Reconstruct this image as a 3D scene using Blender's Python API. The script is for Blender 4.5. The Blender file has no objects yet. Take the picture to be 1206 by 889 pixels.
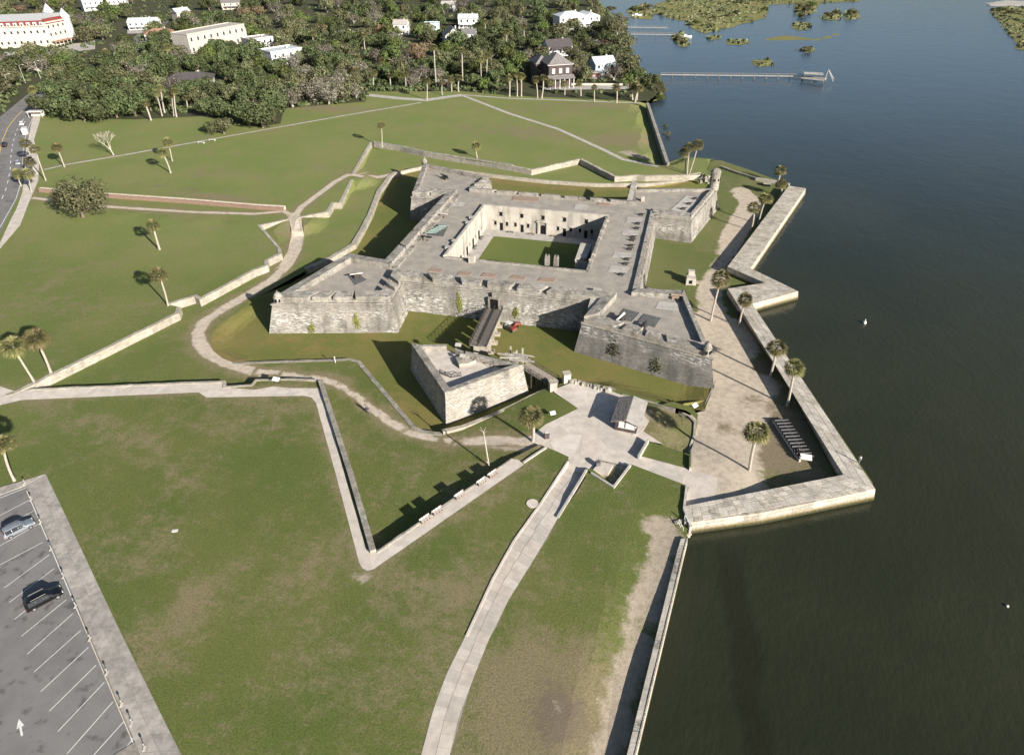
import bpy, bmesh, math, random
import numpy as np
from mathutils import Vector, Matrix
from mathutils.geometry import delaunay_2d_cdt
random.seed(7); rng = np.random.default_rng(7)
S = bpy.context.scene; COL = S.collection
R = math.radians; PI = math.pi

# ------------------------------------------------------------------ camera, sky, sun, exposure
F, PITCH, YAW, ROLL = 817.6, 0.60926, -0.25288, -0.01067
CAMP = Vector((40.345, -176.224, 86.445))
fw = Vector((math.sin(YAW)*math.cos(PITCH), math.cos(YAW)*math.cos(PITCH), -math.sin(PITCH)))
rt = Vector((math.cos(YAW), -math.sin(YAW), 0)); up = rt.cross(fw)
rt2 = rt*math.cos(ROLL)+up*math.sin(ROLL); up2 = -rt*math.sin(ROLL)+up*math.cos(ROLL)
cd = bpy.data.cameras.new('camera'); cam = bpy.data.objects.new('camera', cd); COL.objects.link(cam)
cam.matrix_world = Matrix(((rt2.x, up2.x, -fw.x, CAMP.x), (rt2.y, up2.y, -fw.y, CAMP.y), (rt2.z, up2.z, -fw.z, CAMP.z), (0, 0, 0, 1)))
cd.sensor_fit = 'HORIZONTAL'; cd.sensor_width = 36; cd.lens = 36*F/1206
cd.clip_start = 1; cd.clip_end = 20000
S.camera = cam
SUN_EL, SUN_AZ = 22.5, 125.0        # elevation; azimuth clockwise from +Y
w = bpy.data.worlds.new('World'); S.world = w; w.use_nodes = True
sky = w.node_tree.nodes.new('ShaderNodeTexSky'); sky.sky_type = 'NISHITA'; sky.sun_disc = False
sky.sun_elevation = R(SUN_EL); sky.sun_rotation = R(SUN_AZ); sky.air_density = 1.0; sky.dust_density = 1.0; sky.ozone_density = 1.0
bg = w.node_tree.nodes['Background']; bg.inputs[1].default_value = 0.05
w.node_tree.links.new(sky.outputs[0], bg.inputs[0])
sd = bpy.data.lights.new('sun', 'SUN'); sd.energy = 5.0; sd.angle = R(0.5); sd.color = (1, .942, .855)
so = bpy.data.objects.new('sun', sd); COL.objects.link(so)
sdir = Vector((math.sin(R(SUN_AZ))*math.cos(R(SUN_EL)), math.cos(R(SUN_AZ))*math.cos(R(SUN_EL)), math.sin(R(SUN_EL))))
so.rotation_euler = sdir.to_track_quat('Z', 'Y').to_euler()
S.view_settings.view_transform = 'Standard'; S.view_settings.look = 'None'
S.view_settings.exposure = 0.95; S.view_settings.gamma = 1
S.render.engine = 'CYCLES'; S.cycles.max_bounces = 4; S.cycles.diffuse_bounces = 1

# ------------------------------------------------------------------ survey helpers: photo pixel -> place on a level
def G(px, py, z=0.0):
    d = fw + rt2*((px-603)/F) - up2*((py-444.5)/F)
    return CAMP + d*((z-CAMP.z)/d.z)
def PR(v):
    d = Vector(v)-CAMP; zc = d.dot(fw)
    return (603+F*d.dot(rt2)/zc, 444.5-F*d.dot(up2)/zc)
def HT(b, t, z):
    B = G(b[0], b[1], z); lo, hi = .05, 60
    for _ in range(30):
        m = (lo+hi)/2
        if PR(B+Vector((0, 0, m)))[1] > t[1]: lo = m
        else: hi = m
    return B, lo
def GP(pts, z): return [G(a, b, z).to_2d() for a, b in pts]

# ------------------------------------------------------------------ mesh helpers
def auto_uv(me):
    n = len(me.polygons)
    if n == 0: return
    uv = me.uv_layers.new(name='UVMap')
    nv = len(me.vertices); co = np.empty(nv*3); me.vertices.foreach_get('co', co); co = co.reshape(-1, 3)
    nr = np.empty(n*3); me.polygons.foreach_get('normal', nr); nr = nr.reshape(-1, 3)
    lt = np.empty(n, int); me.polygons.foreach_get('loop_total', lt)
    li = np.empty(len(me.loops), int); me.loops.foreach_get('vertex_index', li)
    fn = np.repeat(nr, lt, axis=0); p = co[li]
    h = np.hypot(fn[:, 0], fn[:, 1]); flat = h < .6
    hh = np.where(h < 1e-6, 1, h); tx, ty = -fn[:, 1]/hh, fn[:, 0]/hh
    u = np.where(flat, p[:, 0], p[:, 0]*tx+p[:, 1]*ty); v = np.where(flat, p[:, 1], p[:, 2])
    uv.data.foreach_set('uv', np.stack([u, v], 1).astype(np.float32).ravel())
def link(name, me, parent=None, loc=None):
    o = bpy.data.objects.new(name, me); COL.objects.link(o)
    if parent: o.parent = parent
    if loc is not None: o.location = loc
    return o
class MB:
    def __init__(s): s.v, s.f, s.m = [], [], []
    def add(s, vs, fs, m=0):
        b = len(s.v); s.v += [tuple(q) for q in vs]; s.f += [tuple(i+b for i in q) for q in fs]; s.m += [m]*len(fs); return s
    def box(s, c, d, rz=0, m=0, top=1.0):
        ca, sa = math.cos(rz), math.sin(rz); vs = []
        for z, k in ((-.5, 1), (.5, top)):
            for x, y in ((-.5, -.5), (.5, -.5), (.5, .5), (-.5, .5)):
                X, Y = x*d[0]*k, y*d[1]*k
                vs.append((c[0]+X*ca-Y*sa, c[1]+X*sa+Y*ca, c[2]+z*d[2]))
        return s.add(vs, [(3, 2, 1, 0), (4, 5, 6, 7), (0, 1, 5, 4), (1, 2, 6, 5), (2, 3, 7, 6), (3, 0, 4, 7)], m)
    def loft(s, lo, z0, hi, z1, m=0, caps=True, mt=None):
        n = len(lo); z0 = z0 if isinstance(z0, (list, tuple)) else [z0]*n; z1 = z1 if isinstance(z1, (list, tuple)) else [z1]*n
        a = sum(lo[i][0]*lo[(i+1) % n][1]-lo[(i+1) % n][0]*lo[i][1] for i in range(n))
        if a < 0: lo, hi, z0, z1 = lo[::-1], hi[::-1], z0[::-1], z1[::-1]
        vs = [(p[0], p[1], z) for p, z in zip(lo, z0)]+[(p[0], p[1], z) for p, z in zip(hi, z1)]
        fs = [(i, (i+1) % n, n+(i+1) % n, n+i) for i in range(n)]
        s.add(vs, fs, m)
        if caps:
            b = len(s.v)-2*n
            s.f += [tuple(b+n-1-i for i in range(n)), tuple(b+n+i for i in range(n))]; s.m += [m, m if mt is None else mt]
        return s
    def prism(s, poly, z0, z1, m=0, mt=None): return s.loft(poly, z0, poly, z1, m, True, mt)
    def tube(s, a, b, r0, r1=None, n=7, m=0, cap=True):
        a, b = Vector(a), Vector(b); r1 = r0 if r1 is None else r1
        d = (b-a).normalized(); u = d.orthogonal().normalized(); v = d.cross(u)
        vs = [a+(u*math.cos(t)+v*math.sin(t))*r0 for t in [2*PI*i/n for i in range(n)]]
        vs += [b+(u*math.cos(t)+v*math.sin(t))*r1 for t in [2*PI*i/n for i in range(n)]]
        fs = [(i, (i+1) % n, n+(i+1) % n, n+i) for i in range(n)]
        if cap: fs += [tuple(range(n-1, -1, -1)), tuple(range(n, 2*n))]
        return s.add(vs, fs, m)
    def lathe(s, c, prof, n=14, m=0):
        vs = []; k = len(prof)
        for r, z in prof:
            for i in range(n): vs.append((c[0]+r*math.cos(2*PI*i/n), c[1]+r*math.sin(2*PI*i/n), c[2]+z))
        fs = [(j*n+i, j*n+(i+1) % n, (j+1)*n+(i+1) % n, (j+1)*n+i) for j in range(k-1) for i in range(n)]
        fs += [tuple(range(n-1, -1, -1)), tuple((k-1)*n+i for i in range(n))]
        return s.add(vs, fs, m)
    def build(s, name, mats, parent=None, origin=None, smooth=False, loc=None):
        me = bpy.data.meshes.new(name)
        vs = s.v if origin is None else [(a-origin[0], b-origin[1], c-origin[2]) for a, b, c in s.v]
        me.from_pydata(vs, [], s.f)
        mats = mats if isinstance(mats, (list, tuple)) else [mats]
        for q in mats: me.materials.append(q)
        if len(mats) > 1: me.polygons.foreach_set('material_index', s.m)
        if smooth: me.polygons.foreach_set('use_smooth', [True]*len(me.polygons))
        me.update(); auto_uv(me)
        return link(name, me, parent, loc)
def tag(o, label=None, cat=None, group=None, kind=None):
    if label: o['label'] = label
    if cat: o['category'] = cat
    if group: o['group'] = group
    if kind: o['kind'] = kind
    return o
def thing(name, label, cat, loc=(0, 0, 0), rz=0, group=None):
    o = bpy.data.objects.new(name, None); COL.objects.link(o); o.location = loc; o.rotation_euler = (0, 0, rz); o.empty_display_size = .5
    return tag(o, label, cat, group)
def dup(root, loc, rz=None, label=None, group=None):
    r = root.copy(); COL.objects.link(r); r.location = loc
    if rz is not None: r.rotation_euler = (0, 0, rz)
    if label: r['label'] = label
    if group: r['group'] = group
    for ch in list(root.children):
        c = ch.copy(); COL.objects.link(c); c.parent = r
        for g in list(ch.children):
            d = g.copy(); COL.objects.link(d); d.parent = c
    return r
def offset(pts, d, closed=False, ds=None):
    """mitred offset to the left by d (or per-edge ds)"""
    n = len(pts); out = []
    P = [Vector((p[0], p[1])) for p in pts]
    def nrm(i):
        e = (P[(i+1) % n]-P[i % n]).normalized(); return Vector((-e.y, e.x))
    for i in range(n):
        if closed: a, b = (i-1) % n, i
        else: a, b = max(i-1, 0), min(i, n-2)
        na, nb = nrm(a), nrm(b); da = ds[a] if ds else d; db = ds[b] if ds else d
        c = na.dot(nb); den = 1-c*c
        if den < 1e-4: out.append(P[i]+nb*db)
        else:
            al = (da-db*c)/den; be = (db-da*c)/den
            q = na*al+nb*be
            if q.length > 4*max(abs(da), abs(db)): q = q.normalized()*4*max(abs(da), abs(db))
            out.append(P[i]+q)
    return out
def ribbon(pts, wd, side=0):
    """polygon of a strip along pts; side 0 centred, 1 to the left, -1 to the right"""
    a = offset(pts, wd/2 if side == 0 else (wd if side > 0 else 0)); b = offset(pts, -wd/2 if side == 0 else (0 if side > 0 else -wd))
    return a+b[::-1]

# ------------------------------------------------------------------ materials
class N:
    def __init__(s, name):
        s.mat = bpy.data.materials.new(name); s.mat.use_nodes = True; s.t = s.mat.node_tree; s.b = s.t.nodes['Principled BSDF']
        s.b.inputs['Specular IOR Level'].default_value = .25
    def n(s, ty, **k):
        q = s.t.nodes.new(ty)
        for a, b in k.items():
            if a.startswith('i_'): q.inputs[a[2:].replace('_', ' ')].default_value = b
            else: setattr(q, a, b)
        return q
    def l(s, a, b): s.t.links.new(a, b)
    def co(s, kind='Object'): return s.n('ShaderNodeTexCoord').outputs[kind]
    def noise(s, sc, det=4, rough=.6, vec=None, stretch=None):
        v = vec if vec is not None else s.n('ShaderNodeNewGeometry').outputs['Position']
        if stretch: 
            m = s.n('ShaderNodeMapping'); m.inputs['Scale'].default_value = stretch; s.l(v, m.inputs[0]); v = m.outputs[0]
        q = s.n('ShaderNodeTexNoise'); q.inputs['Scale'].default_value = sc; q.inputs['Detail'].default_value = det; q.inputs['Roughness'].default_value = rough
        s.l(v, q.inputs['Vector']); return q.outputs['Fac']
    def ramp(s, fac, a, b, c0=0.0, c1=1.0):
        q = s.n('ShaderNodeMapRange', interpolation_type='SMOOTHSTEP'); s.l(fac, q.inputs[0])
        for i, v in enumerate((a, b, c0, c1)): q.inputs[i+1].default_value = v
        return q.outputs[0]
    def mix(s, fac, a, b, bt='MIX'):
        q = s.n('ShaderNodeMix', data_type='RGBA', blend_type=bt)
        for i, v in ((0, fac), (6, a), (7, b)):
            if isinstance(v, (int, float)): q.inputs[i].default_value = v
            elif isinstance(v, tuple): q.inputs[i].default_value = (*v, 1)
            else: s.l(v, q.inputs[i])
        return q.outputs[2]
    def math(s, op, a, b=0.0):
        q = s.n('ShaderNodeMath', operation=op)
        for i, v in ((0, a), (1, b)):
            if isinstance(v, (int, float)): q.inputs[i].default_value = v
            else: s.l(v, q.inputs[i])
        return q.outputs[0]
    def out(s, col, rough=.9, bump=None, bs=.3, bd=.1):
        if isinstance(col, tuple): s.b.inputs['Base Color'].default_value = (*col, 1)
        else: s.l(col, s.b.inputs['Base Color'])
        s.b.inputs['Roughness'].default_value = rough
        if bump is not None:
            q = s.n('ShaderNodeBump'); q.inputs['Strength'].default_value = bs; q.inputs['Distance'].default_value = bd
            s.l(bump, q.inputs['Height']); s.l(q.outputs[0], s.b.inputs['Normal'])
        return s.mat
def stone(name, a, b, white=0.0, stain=.5, brick=True, bw=.75, bh=.32, wz=(0, 0), tide=False):
    m = N(name); uv = m.co('UV')
    n1 = m.noise(.35, 5, .65); n2 = m.noise(2.6, 6, .72)
    c = m.mix(m.ramp(n1, .33, .66), a, b)
    c = m.mix(m.ramp(n2, .35, .75, 0, .55), c, tuple(x*.55 for x in a))
    if stain:
        st = m.noise(.5, 5, .6, stretch=(1, 1, .18)); c = m.mix(m.ramp(st, .44, .72, 0, stain), c, (.115, .108, .095))
    h = n2
    if brick:
        k = m.n('ShaderNodeTexBrick', offset=.5); m.l(uv, k.inputs['Vector']); k.inputs['Scale'].default_value = 1
        k.inputs['Brick Width'].default_value = bw; k.inputs['Row Height'].default_value = bh; k.inputs['Mortar Size'].default_value = .035; k.inputs['Mortar Smooth'].default_value = .6
        k.inputs['Color1'].default_value = (1.12, 1.1, 1.06, 1); k.inputs['Color2'].default_value = (.74, .73, .72, 1); k.inputs['Mortar'].default_value = (.62, .6, .58, 1)
        c = m.mix(.8, c, m.mix(1.0, c, k.outputs['Color'], 'MULTIPLY'))
        h = m.math('SUBTRACT', n2, k.outputs['Fac'])
    if white:
        wn = m.noise(1.6, 5, .75, stretch=(.55, .55, 2.6)); wm = m.noise(.16, 3, .5)
        f = m.math('MULTIPLY', m.ramp(wn, .50, .60), m.ramp(wm, .38, .56))
        if wz[0] > wz[1]:
            sp = m.n('ShaderNodeSeparateXYZ'); m.l(m.n('ShaderNodeNewGeometry').outputs['Position'], sp.inputs[0]); f = m.math('MULTIPLY', f, m.ramp(sp.outputs[2], wz[1], wz[0]))
        if wz[1] > wz[0]:
            sp = m.n('ShaderNodeSeparateXYZ'); m.l(m.n('ShaderNodeNewGeometry').outputs['Position'], sp.inputs[0])
            f = m.math('MULTIPLY', f, m.ramp(sp.outputs[2], wz[1], wz[0]))
        c = m.mix(m.math('MULTIPLY', f, white), c, (.66, .64, .6))
    if tide:
        sp = m.n('ShaderNodeSeparateXYZ'); m.l(m.n('ShaderNodeNewGeometry').outputs['Position'], sp.inputs[0]); zz = m.math('ADD', sp.outputs[2], m.math('MULTIPLY', n2, .8)); c = m.mix(m.ramp(zz, 2.4, 1.7), c, (.17, .135, .065)); c = m.mix(m.ramp(zz, 1.75, 1.35), c, (.04, .04, .02))
    return m.out(c, .92, h, .8, .09)
def plain(name, col, rough=.85, var=.25, sc=1.5, metal=0.0):
    m = N(name); n = m.noise(sc, 5, .65)
    c = m.mix(m.ramp(n, .3, .7), tuple(x*(1-var) for x in col), tuple(min(1, x*(1+var)) for x in col))
    m.b.inputs['Metallic'].default_value = metal
    return m.out(c, rough, n, .15, .03)
M = {}
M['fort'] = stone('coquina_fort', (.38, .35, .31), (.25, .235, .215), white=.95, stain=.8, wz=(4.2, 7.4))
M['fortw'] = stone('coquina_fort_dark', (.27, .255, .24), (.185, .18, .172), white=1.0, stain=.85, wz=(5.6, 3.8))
M['parapet'] = stone('coquina_parapet', (.44, .405, .355), (.29, .27, .24), white=.5, stain=.8, bw=.6, bh=.3)
M['deckm'] = stone('lime_deck', (.40, .358, .305), (.295, .268, .235), stain=0, brick=False)
M['plaster'] = stone('lime_plaster', (.54, .495, .43), (.44, .40, .345), stain=.5, brick=False)
M['seawall'] = stone('coquina_sea_wall', (.60, .54, .455), (.44, .40, .335), white=.5, stain=.5, bw=1.5, bh=.62, tide=True)
M['scarp'] = stone('low_coquina_wall', (.40, .375, .32), (.30, .28, .24), white=.3, stain=.5, bw=.7, bh=.35)
M['crest'] = stone('pale_coquina_wall', (.52, .47, .39), (.40, .365, .30), white=.4, stain=.3, bw=.7, bh=.35)
M['ravelin'] = stone('ravelin_coquina', (.42, .385, .335), (.33, .305, .27), white=.6, stain=.3, bw=.7, bh=.42)
M['slab'] = plain('pale_slab', (.40, .375, .34), .9, .16, .6)
M['brickdeck'] = plain('brick_platform', (.30, .22, .17), .9, .25, 3)
M['darkslab'] = plain('dark_platform', (.11, .11, .11), .9, .3, 2)
M['conc'] = plain('concrete', (.53, .475, .415), .9, .15, .5)
M['concd'] = plain('concrete_old', (.42, .39, .35), .9, .2, .8)
M['joint'] = plain('joint_dirt', (.27, .245, .21), .95, .2, 2)
M['dark'] = plain('dark_opening', (.008, .008, .009), 1.0, .1)
M['wood'] = plain('weathered_wood', (.20, .175, .15), .9, .3, 4)
M['darkwood'] = plain('dark_timber', (.06, .05, .045), .85, .3, 4)
M['iron'] = plain('cannon_iron', (.025, .025, .027), .5, .3, 3)
M['bronze'] = plain('green_bronze', (.19, .25, .225), .6, .25, 2)
M['white'] = plain('white_paint', (.60, .59, .57), .6, .04, .6)
M['cream'] = plain('cream_wall', (.54, .485, .40), .8, .08, .6)
M['red'] = plain('red_roof', (.17, .04, .035), .8, .2, 2)
M['terra'] = plain('terracotta_roof', (.34, .19, .13), .85, .3, 2)
M['greyroof'] = plain('grey_shingle', (.19, .175, .17), .85, .25, 1.2)
M['metalroof'] = plain('pale_metal_roof', (.52, .55, .57), .5, .12, .6)
M['shingle'] = plain('purple_grey_shingle', (.27, .235, .215), .9, .35, 3)
M['darkroof'] = plain('brown_shingle', (.085, .075, .075), .85, .25, 1.2)
M['brownwall'] = plain('brown_siding', (.075, .055, .055), .8, .2, 1)
M['bluewall'] = plain('pale_blue_siding', (.45, .55, .6), .8, .1, 1)
M['stonewall'] = plain('beige_block', (.42, .39, .345), .9, .18, 1.2)
M['glass'] = plain('window_glass', (.03, .035, .04), .15, .1)
M['rust'] = plain('rust_wood', (.24, .105, .075), .8, .25, 4)
M['log'] = plain('palm_log', (.23, .155, .12), .9, .35, 6)
M['logcap'] = plain('sand_cap', (.58, .50, .40), .9, .15, 2)
M['trunk'] = plain('palm_trunk', (.36, .32, .27), .95, .25, 5)
M['bark'] = plain('oak_bark', (.16, .13, .10), .95, .3, 3)
M['palebark'] = plain('pale_bark', (.40, .36, .31), .95, .25, 3)
M['rubber'] = plain('rubber', (.02, .02, .02), .9, .1)
M['yellow'] = plain('road_yellow', (.62, .42, .12), .8, .1)
M['roadwhite'] = plain('road_white', (.66, .65, .62), .8, .12, 3)
M['redpaint'] = plain('red_paint', (.24, .05, .035), .6, .05)
M['skin'] = plain('skin', (.45, .28, .2), .6, .05)
M['navy'] = plain('navy_cloth', (.03, .04, .08), .9, .1)
M['bluecloth'] = plain('grey_cloth', (.3, .3, .32), .9, .1)
M['chrome'] = plain('alloy', (.6, .6, .62), .3, .05, 1, .8)
def paint(name, col):
    m = N(name); m.b.inputs['Coat Weight'].default_value = .6; m.b.inputs['Metallic'].default_value = .3
    return m.out(col, .35)
M['silver'] = paint('silver_paint', (.26, .285, .32)); M['black'] = paint('black_paint', (.008, .009, .011)); M['whitecar'] = paint('white_car_paint', (.75, .75, .75)); M['redcar'] = paint('red_car_paint', (.3, .03, .03))
def asphalt():
    m = N('asphalt'); n = m.noise(.25, 4, .6); n2 = m.noise(9, 3, .7); s = m.noise(.6, 3, .5, stretch=(1, 1, 1))
    c = m.mix(m.ramp(n, .3, .7), (.18, .172, .165), (.225, .213, .204)); c = m.mix(m.ramp(n2, .4, .7, 0, .4), c, (.11, .105, .1))
    c = m.mix(m.ramp(s, .57, .72, 0, .6), c, (.06, .058, .055)); return m.out(c, .9, n2, .3, .02)
M['asphalt'] = asphalt()
def ground(name, green, green2, dry, sand, dryamt=0.0):
    """turf; attributes dry (worn, brown) and bare (sandy earth) are real wear of the ground"""
    m = N(name); n1 = m.noise(.045, 4, .6); n2 = m.noise(.35, 6, .7); n3 = m.noise(3.5, 5, .75); n4 = m.noise(.12, 5, .65)
    ad = m.n('ShaderNodeAttribute', attribute_name='dry').outputs['Fac']; ab = m.n('ShaderNodeAttribute', attribute_name='bare').outputs['Fac']
    c = m.mix(m.ramp(n1, .35, .65), green, green2)
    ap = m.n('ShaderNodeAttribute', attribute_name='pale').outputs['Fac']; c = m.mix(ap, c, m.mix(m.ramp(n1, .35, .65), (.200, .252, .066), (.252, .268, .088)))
    n5 = m.noise(1.3, 6, .8); n6 = m.noise(.9, 3, .6, stretch=(.25, 1.6, 1))
    d = m.math('ADD', m.math('ADD', ad, m.math('MULTIPLY', m.math('SUBTRACT', n2, .5), 1.9)), m.math('ADD', m.math('MULTIPLY', m.math('SUBTRACT', n4, .5), 1.8), dryamt))
    d = m.math('ADD', d, m.math('MULTIPLY', m.math('SUBTRACT', n5, .5), 1.7)); d = m.math('ADD', d, m.math('MULTIPLY', m.math('SUBTRACT', n6, .5), .5))
    c = m.mix(m.ramp(d, .05, 1.05), c, dry)
    n7 = m.noise(6.5, 3, .8)
    c = m.mix(m.ramp(n3, .32, .72, 0, .8), c, m.mix(.68, c, (.022, .026, .010)))
    c = m.mix(m.ramp(n7, .5, .75, 0, .5), c, m.mix(.6, c, (.30, .26, .14)))
    c = m.mix(m.ramp(n5, .55, .8, 0, .35), c, m.mix(.5, c, (.02, .035, .008)))
    au = m.n('ShaderNodeAttribute', attribute_name='burnt').outputs['Fac']; bu = m.math('ADD', au, m.math('MULTIPLY', m.math('SUBTRACT', n5, .5), 1.5)); bu = m.math('ADD', bu, m.math('MULTIPLY', m.math('SUBTRACT', n2, .5), .8))
    c = m.mix(m.ramp(bu, .35, .85), c, (.165, .132, .092))
    e = m.math('ADD', ab, m.math('MULTIPLY', m.math('SUBTRACT', n2, .5), .9)); e = m.math('ADD', e, m.math('MULTIPLY', m.math('SUBTRACT', n3, .5), .5))
    sc = m.mix(m.ramp(m.noise(.8, 5, .7), .35, .7), sand, tuple(x*.72 for x in sand))
    c = m.mix(m.ramp(e, .38, .62), c, sc)
    return m.out(c, .95, m.math('ADD', n3, m.math('MULTIPLY', n7, .6)), .6, .16)
GR, GR2, DRY, SAND = (.112, .148, .032), (.150, .170, .044), (.262, .218, .120), (.40, .335, .255)
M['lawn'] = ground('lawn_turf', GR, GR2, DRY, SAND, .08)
M['lawn_moat'] = ground('moat_turf', (.150, .175, .038), (.215, .200, .055), (.275, .205, .075), SAND, .0)
M['lawn_court'] = ground('court_turf', (.135, .175, .04), (.15, .185, .045), DRY, SAND, -.5)
M['sandm'] = ground('sandy_ground', (.135, .165, .045), (.175, .185, .065), (.27, .21, .14), (.54, .455, .355))
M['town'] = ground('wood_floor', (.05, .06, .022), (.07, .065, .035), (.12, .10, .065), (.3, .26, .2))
M['dirt'] = ground('dirt_path', DRY, DRY, DRY, (.57, .485, .39))
M['marsh'] = ground('marsh_grass', (.185, .20, .065), (.26, .23, .08), (.30, .24, .11), (.33, .27, .19))
def water():
    m = N('tidal_water'); g = m.n('ShaderNodeNewGeometry').outputs['Position']
    n = m.noise(.9, 4, .65, stretch=(1, .55, 1)); n2 = m.noise(.09, 4, .6); big = m.noise(.012, 4, .55)
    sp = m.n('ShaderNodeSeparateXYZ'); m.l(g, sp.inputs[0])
    far_sky_tint = m.ramp(sp.outputs[1], -20, 420)     # sky reflection painted into the water colour, bluer and lighter with distance
    c = m.mix(m.ramp(big, .35, .65), (.020, .024, .013), (.030, .033, .018)); c = m.mix(far_sky_tint, c, (.050, .088, .145))
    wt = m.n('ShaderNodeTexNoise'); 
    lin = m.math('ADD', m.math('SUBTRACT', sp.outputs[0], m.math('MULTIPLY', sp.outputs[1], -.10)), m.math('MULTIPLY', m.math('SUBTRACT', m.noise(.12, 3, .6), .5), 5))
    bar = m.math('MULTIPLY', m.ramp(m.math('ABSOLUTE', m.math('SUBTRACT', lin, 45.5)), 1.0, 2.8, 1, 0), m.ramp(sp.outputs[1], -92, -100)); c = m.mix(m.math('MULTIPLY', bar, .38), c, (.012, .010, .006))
    m.b.inputs['IOR'].default_value = 1.33; m.b.inputs['Specular IOR Level'].default_value = .5
    h = m.math('ADD', m.math('MULTIPLY', n, .6), n2)
    return m.out(c, .12, h, .5, .35)
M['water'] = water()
def leafmat(name, a, b, tip=None):
    m = N(name); ri = m.n('ShaderNodeNewGeometry').outputs['Random Per Island']; ob = m.n('ShaderNodeObjectInfo').outputs['Random']
    c = m.mix(ri, a, b)
    if tip: c = m.mix(m.ramp(ri, .72, .95), c, tip)
    hs = m.n('ShaderNodeHueSaturation'); m.l(c, hs.inputs['Color']); m.l(m.ramp(ob, 0, 1, .485, .512), hs.inputs['Hue']); m.l(m.ramp(ob, 0, 1, .75, 1.25), hs.inputs['Value'])
    m.b.inputs['Subsurface Weight'].default_value = 0
    return m.out(hs.outputs[0], .7)
M['oak'] = leafmat('live_oak_leaves', (.045, .062, .023), (.082, .100, .040), (.11, .122, .052))
M['oakg'] = leafmat('dusty_oak_leaves', (.078, .088, .038), (.125, .125, .062), (.16, .148, .085))
M['twig'] = leafmat('grey_twigs', (.085, .078, .058), (.17, .15, .115), (.24, .21, .17))
M['bright'] = leafmat('bright_leaves', (.055, .082, .020), (.10, .125, .035), (.14, .15, .05))
M['rusty'] = leafmat('rust_leaves', (.12, .08, .05), (.19, .12, .075), (.16, .14, .08))
M['palm'] = leafmat('palm_fronds', (.085, .092, .030), (.17, .155, .062), (.27, .21, .11))
M['vine'] = leafmat('wall_vine_leaves', (.16, .19, .035), (.28, .27, .06), (.2, .2, .08))
M['vined'] = leafmat('dark_wall_vine_leaves', (.055, .055, .03), (.11, .10, .06))

# ------------------------------------------------------------------ ground: one triangulated sheet cut along every edge seen in the photo
ZM, ZC, ZO, ZP, ZE, ZW = 0.0, 1.1, 2.9, 2.3, 0.9, 0.7       # moat, covered way, outside, plaza, east strip, water
def segd(x, y, pts, closed=False):
    d = np.full(len(x), 1e9); n = len(pts)
    for i in range(n if closed else n-1):
        a, b = pts[i], pts[(i+1) % n]; ax, ay = b[0]-a[0], b[1]-a[1]; L = ax*ax+ay*ay+1e-9
        t = np.clip(((x-a[0])*ax+(y-a[1])*ay)/L, 0, 1); d = np.minimum(d, np.hypot(x-a[0]-t*ax, y-a[1]-t*ay))
    return d
def sstep(t): t = np.clip(t, 0, 1); return t*t*(3-2*t)
PLZ = G(720, 520, ZP)
def z_cov(x, y):
    z = ZC+(ZP-ZC)*sstep(1.6-np.hypot(x-PLZ.x, y-PLZ.y)/22)
    for a, b, r in ((346, 259, 6.5), (415, 209, 5.5)):
        c = G(a, b, ZO); z = z+(ZO-z)*sstep(1.7-np.hypot(x-c.x, y-c.y)/r)
    return z
def z_moat(x, y):
    z = 0*x
    for pts, zt, wd in (([(841, 458), (830, 483)], ZE, 6), ([(809, 213), (835, 214), (846, 205), (858, 214)], ZE, 9), ([(830, 483), (807, 486)], 1.2, 5), ([(800, 484), (732, 465), (718, 460)], ZP-.15, 7), ([(275, 427), (262, 422), (251, 413), (247, 403), (250, 391), (258, 382), (275, 371), (300, 352), (322, 339)], ZC, 5)):
        z = np.maximum(z, zt*sstep(1-segd(x, y, GP(pts, zt))/wd))
    return z
def hyp(x, y, px, py, z=ZO): c = G(px, py, z); return np.hypot(x-c.x, y-c.y)
def z_sand(x, y): return ZE+(ZP-ZE)*sstep(1.5-np.hypot(x-G(815, 572, ZP).x, y-G(815, 572, ZP).y)/12)
def z_kiosk(x, y): return ZP+.02-(ZP-1.25)*sstep(1-segd(x, y, GP([(811, 530), (819, 513), (820, 497), (812, 489), (807, 486)], 1.3))/8)
rampA, rampB = G(682, 548, 2.0), G(650, 612, 2.4)
def z_ramp(x, y):
    ax, ay = rampB.x-rampA.x, rampB.y-rampA.y; t = ((x-rampA.x)*ax+(y-rampA.y)*ay)/(ax*ax+ay*ay)
    return ZP+(ZO-ZP)*sstep(t)
def const(z): return lambda x, y: x*0+z
# outlines, photo pixels
counterscarp = [(830, 483), (807, 486), (732, 465), (718, 460), (675, 450), (651, 459), (638, 464), (590, 487), (545, 505), (522, 510), (500, 507), (490, 503), (424, 425), (412, 422), (395, 423), (300, 426), (275, 427),
                (262, 422), (251, 413), (247, 403), (250, 391), (258, 382), (275, 371), (300, 352), (340, 330), (362, 318), (386, 308), (419, 289), (429, 272), (439, 252), (449, 225), (462, 208), (478, 199), (500, 196), (540, 201), (577, 206), (640, 213), (700, 217), (760, 217), (809, 213), (835, 214)]
moat = GP(counterscarp, ZC)+[Vector((50, 51)), Vector((47, 46)), Vector((20, 30)), Vector((20, -30))]+GP([(800, 430), (841, 458)], 0)
crest = [(602, 540), (443, 648), (417, 560), (380, 448), (341, 446), (301, 447), (296, 453), (266, 455), (266, 449), (37, 458), (22, 462), (120, 414), (211, 369), (213, 362), (199, 359), (229, 350), (235, 354), (300, 319), (316, 313), (316, 307), (332, 299), (331, 293), (307, 266), (340, 259),
         (352, 257), (387, 250), (393, 240), (402, 240), (416, 212), (417, 206), (438, 168), (470, 173), (500, 180), (603, 196), (626, 201), (683, 188), (724, 209), (750, 207), (760, 208), (809, 207), (830, 205)]
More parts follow.
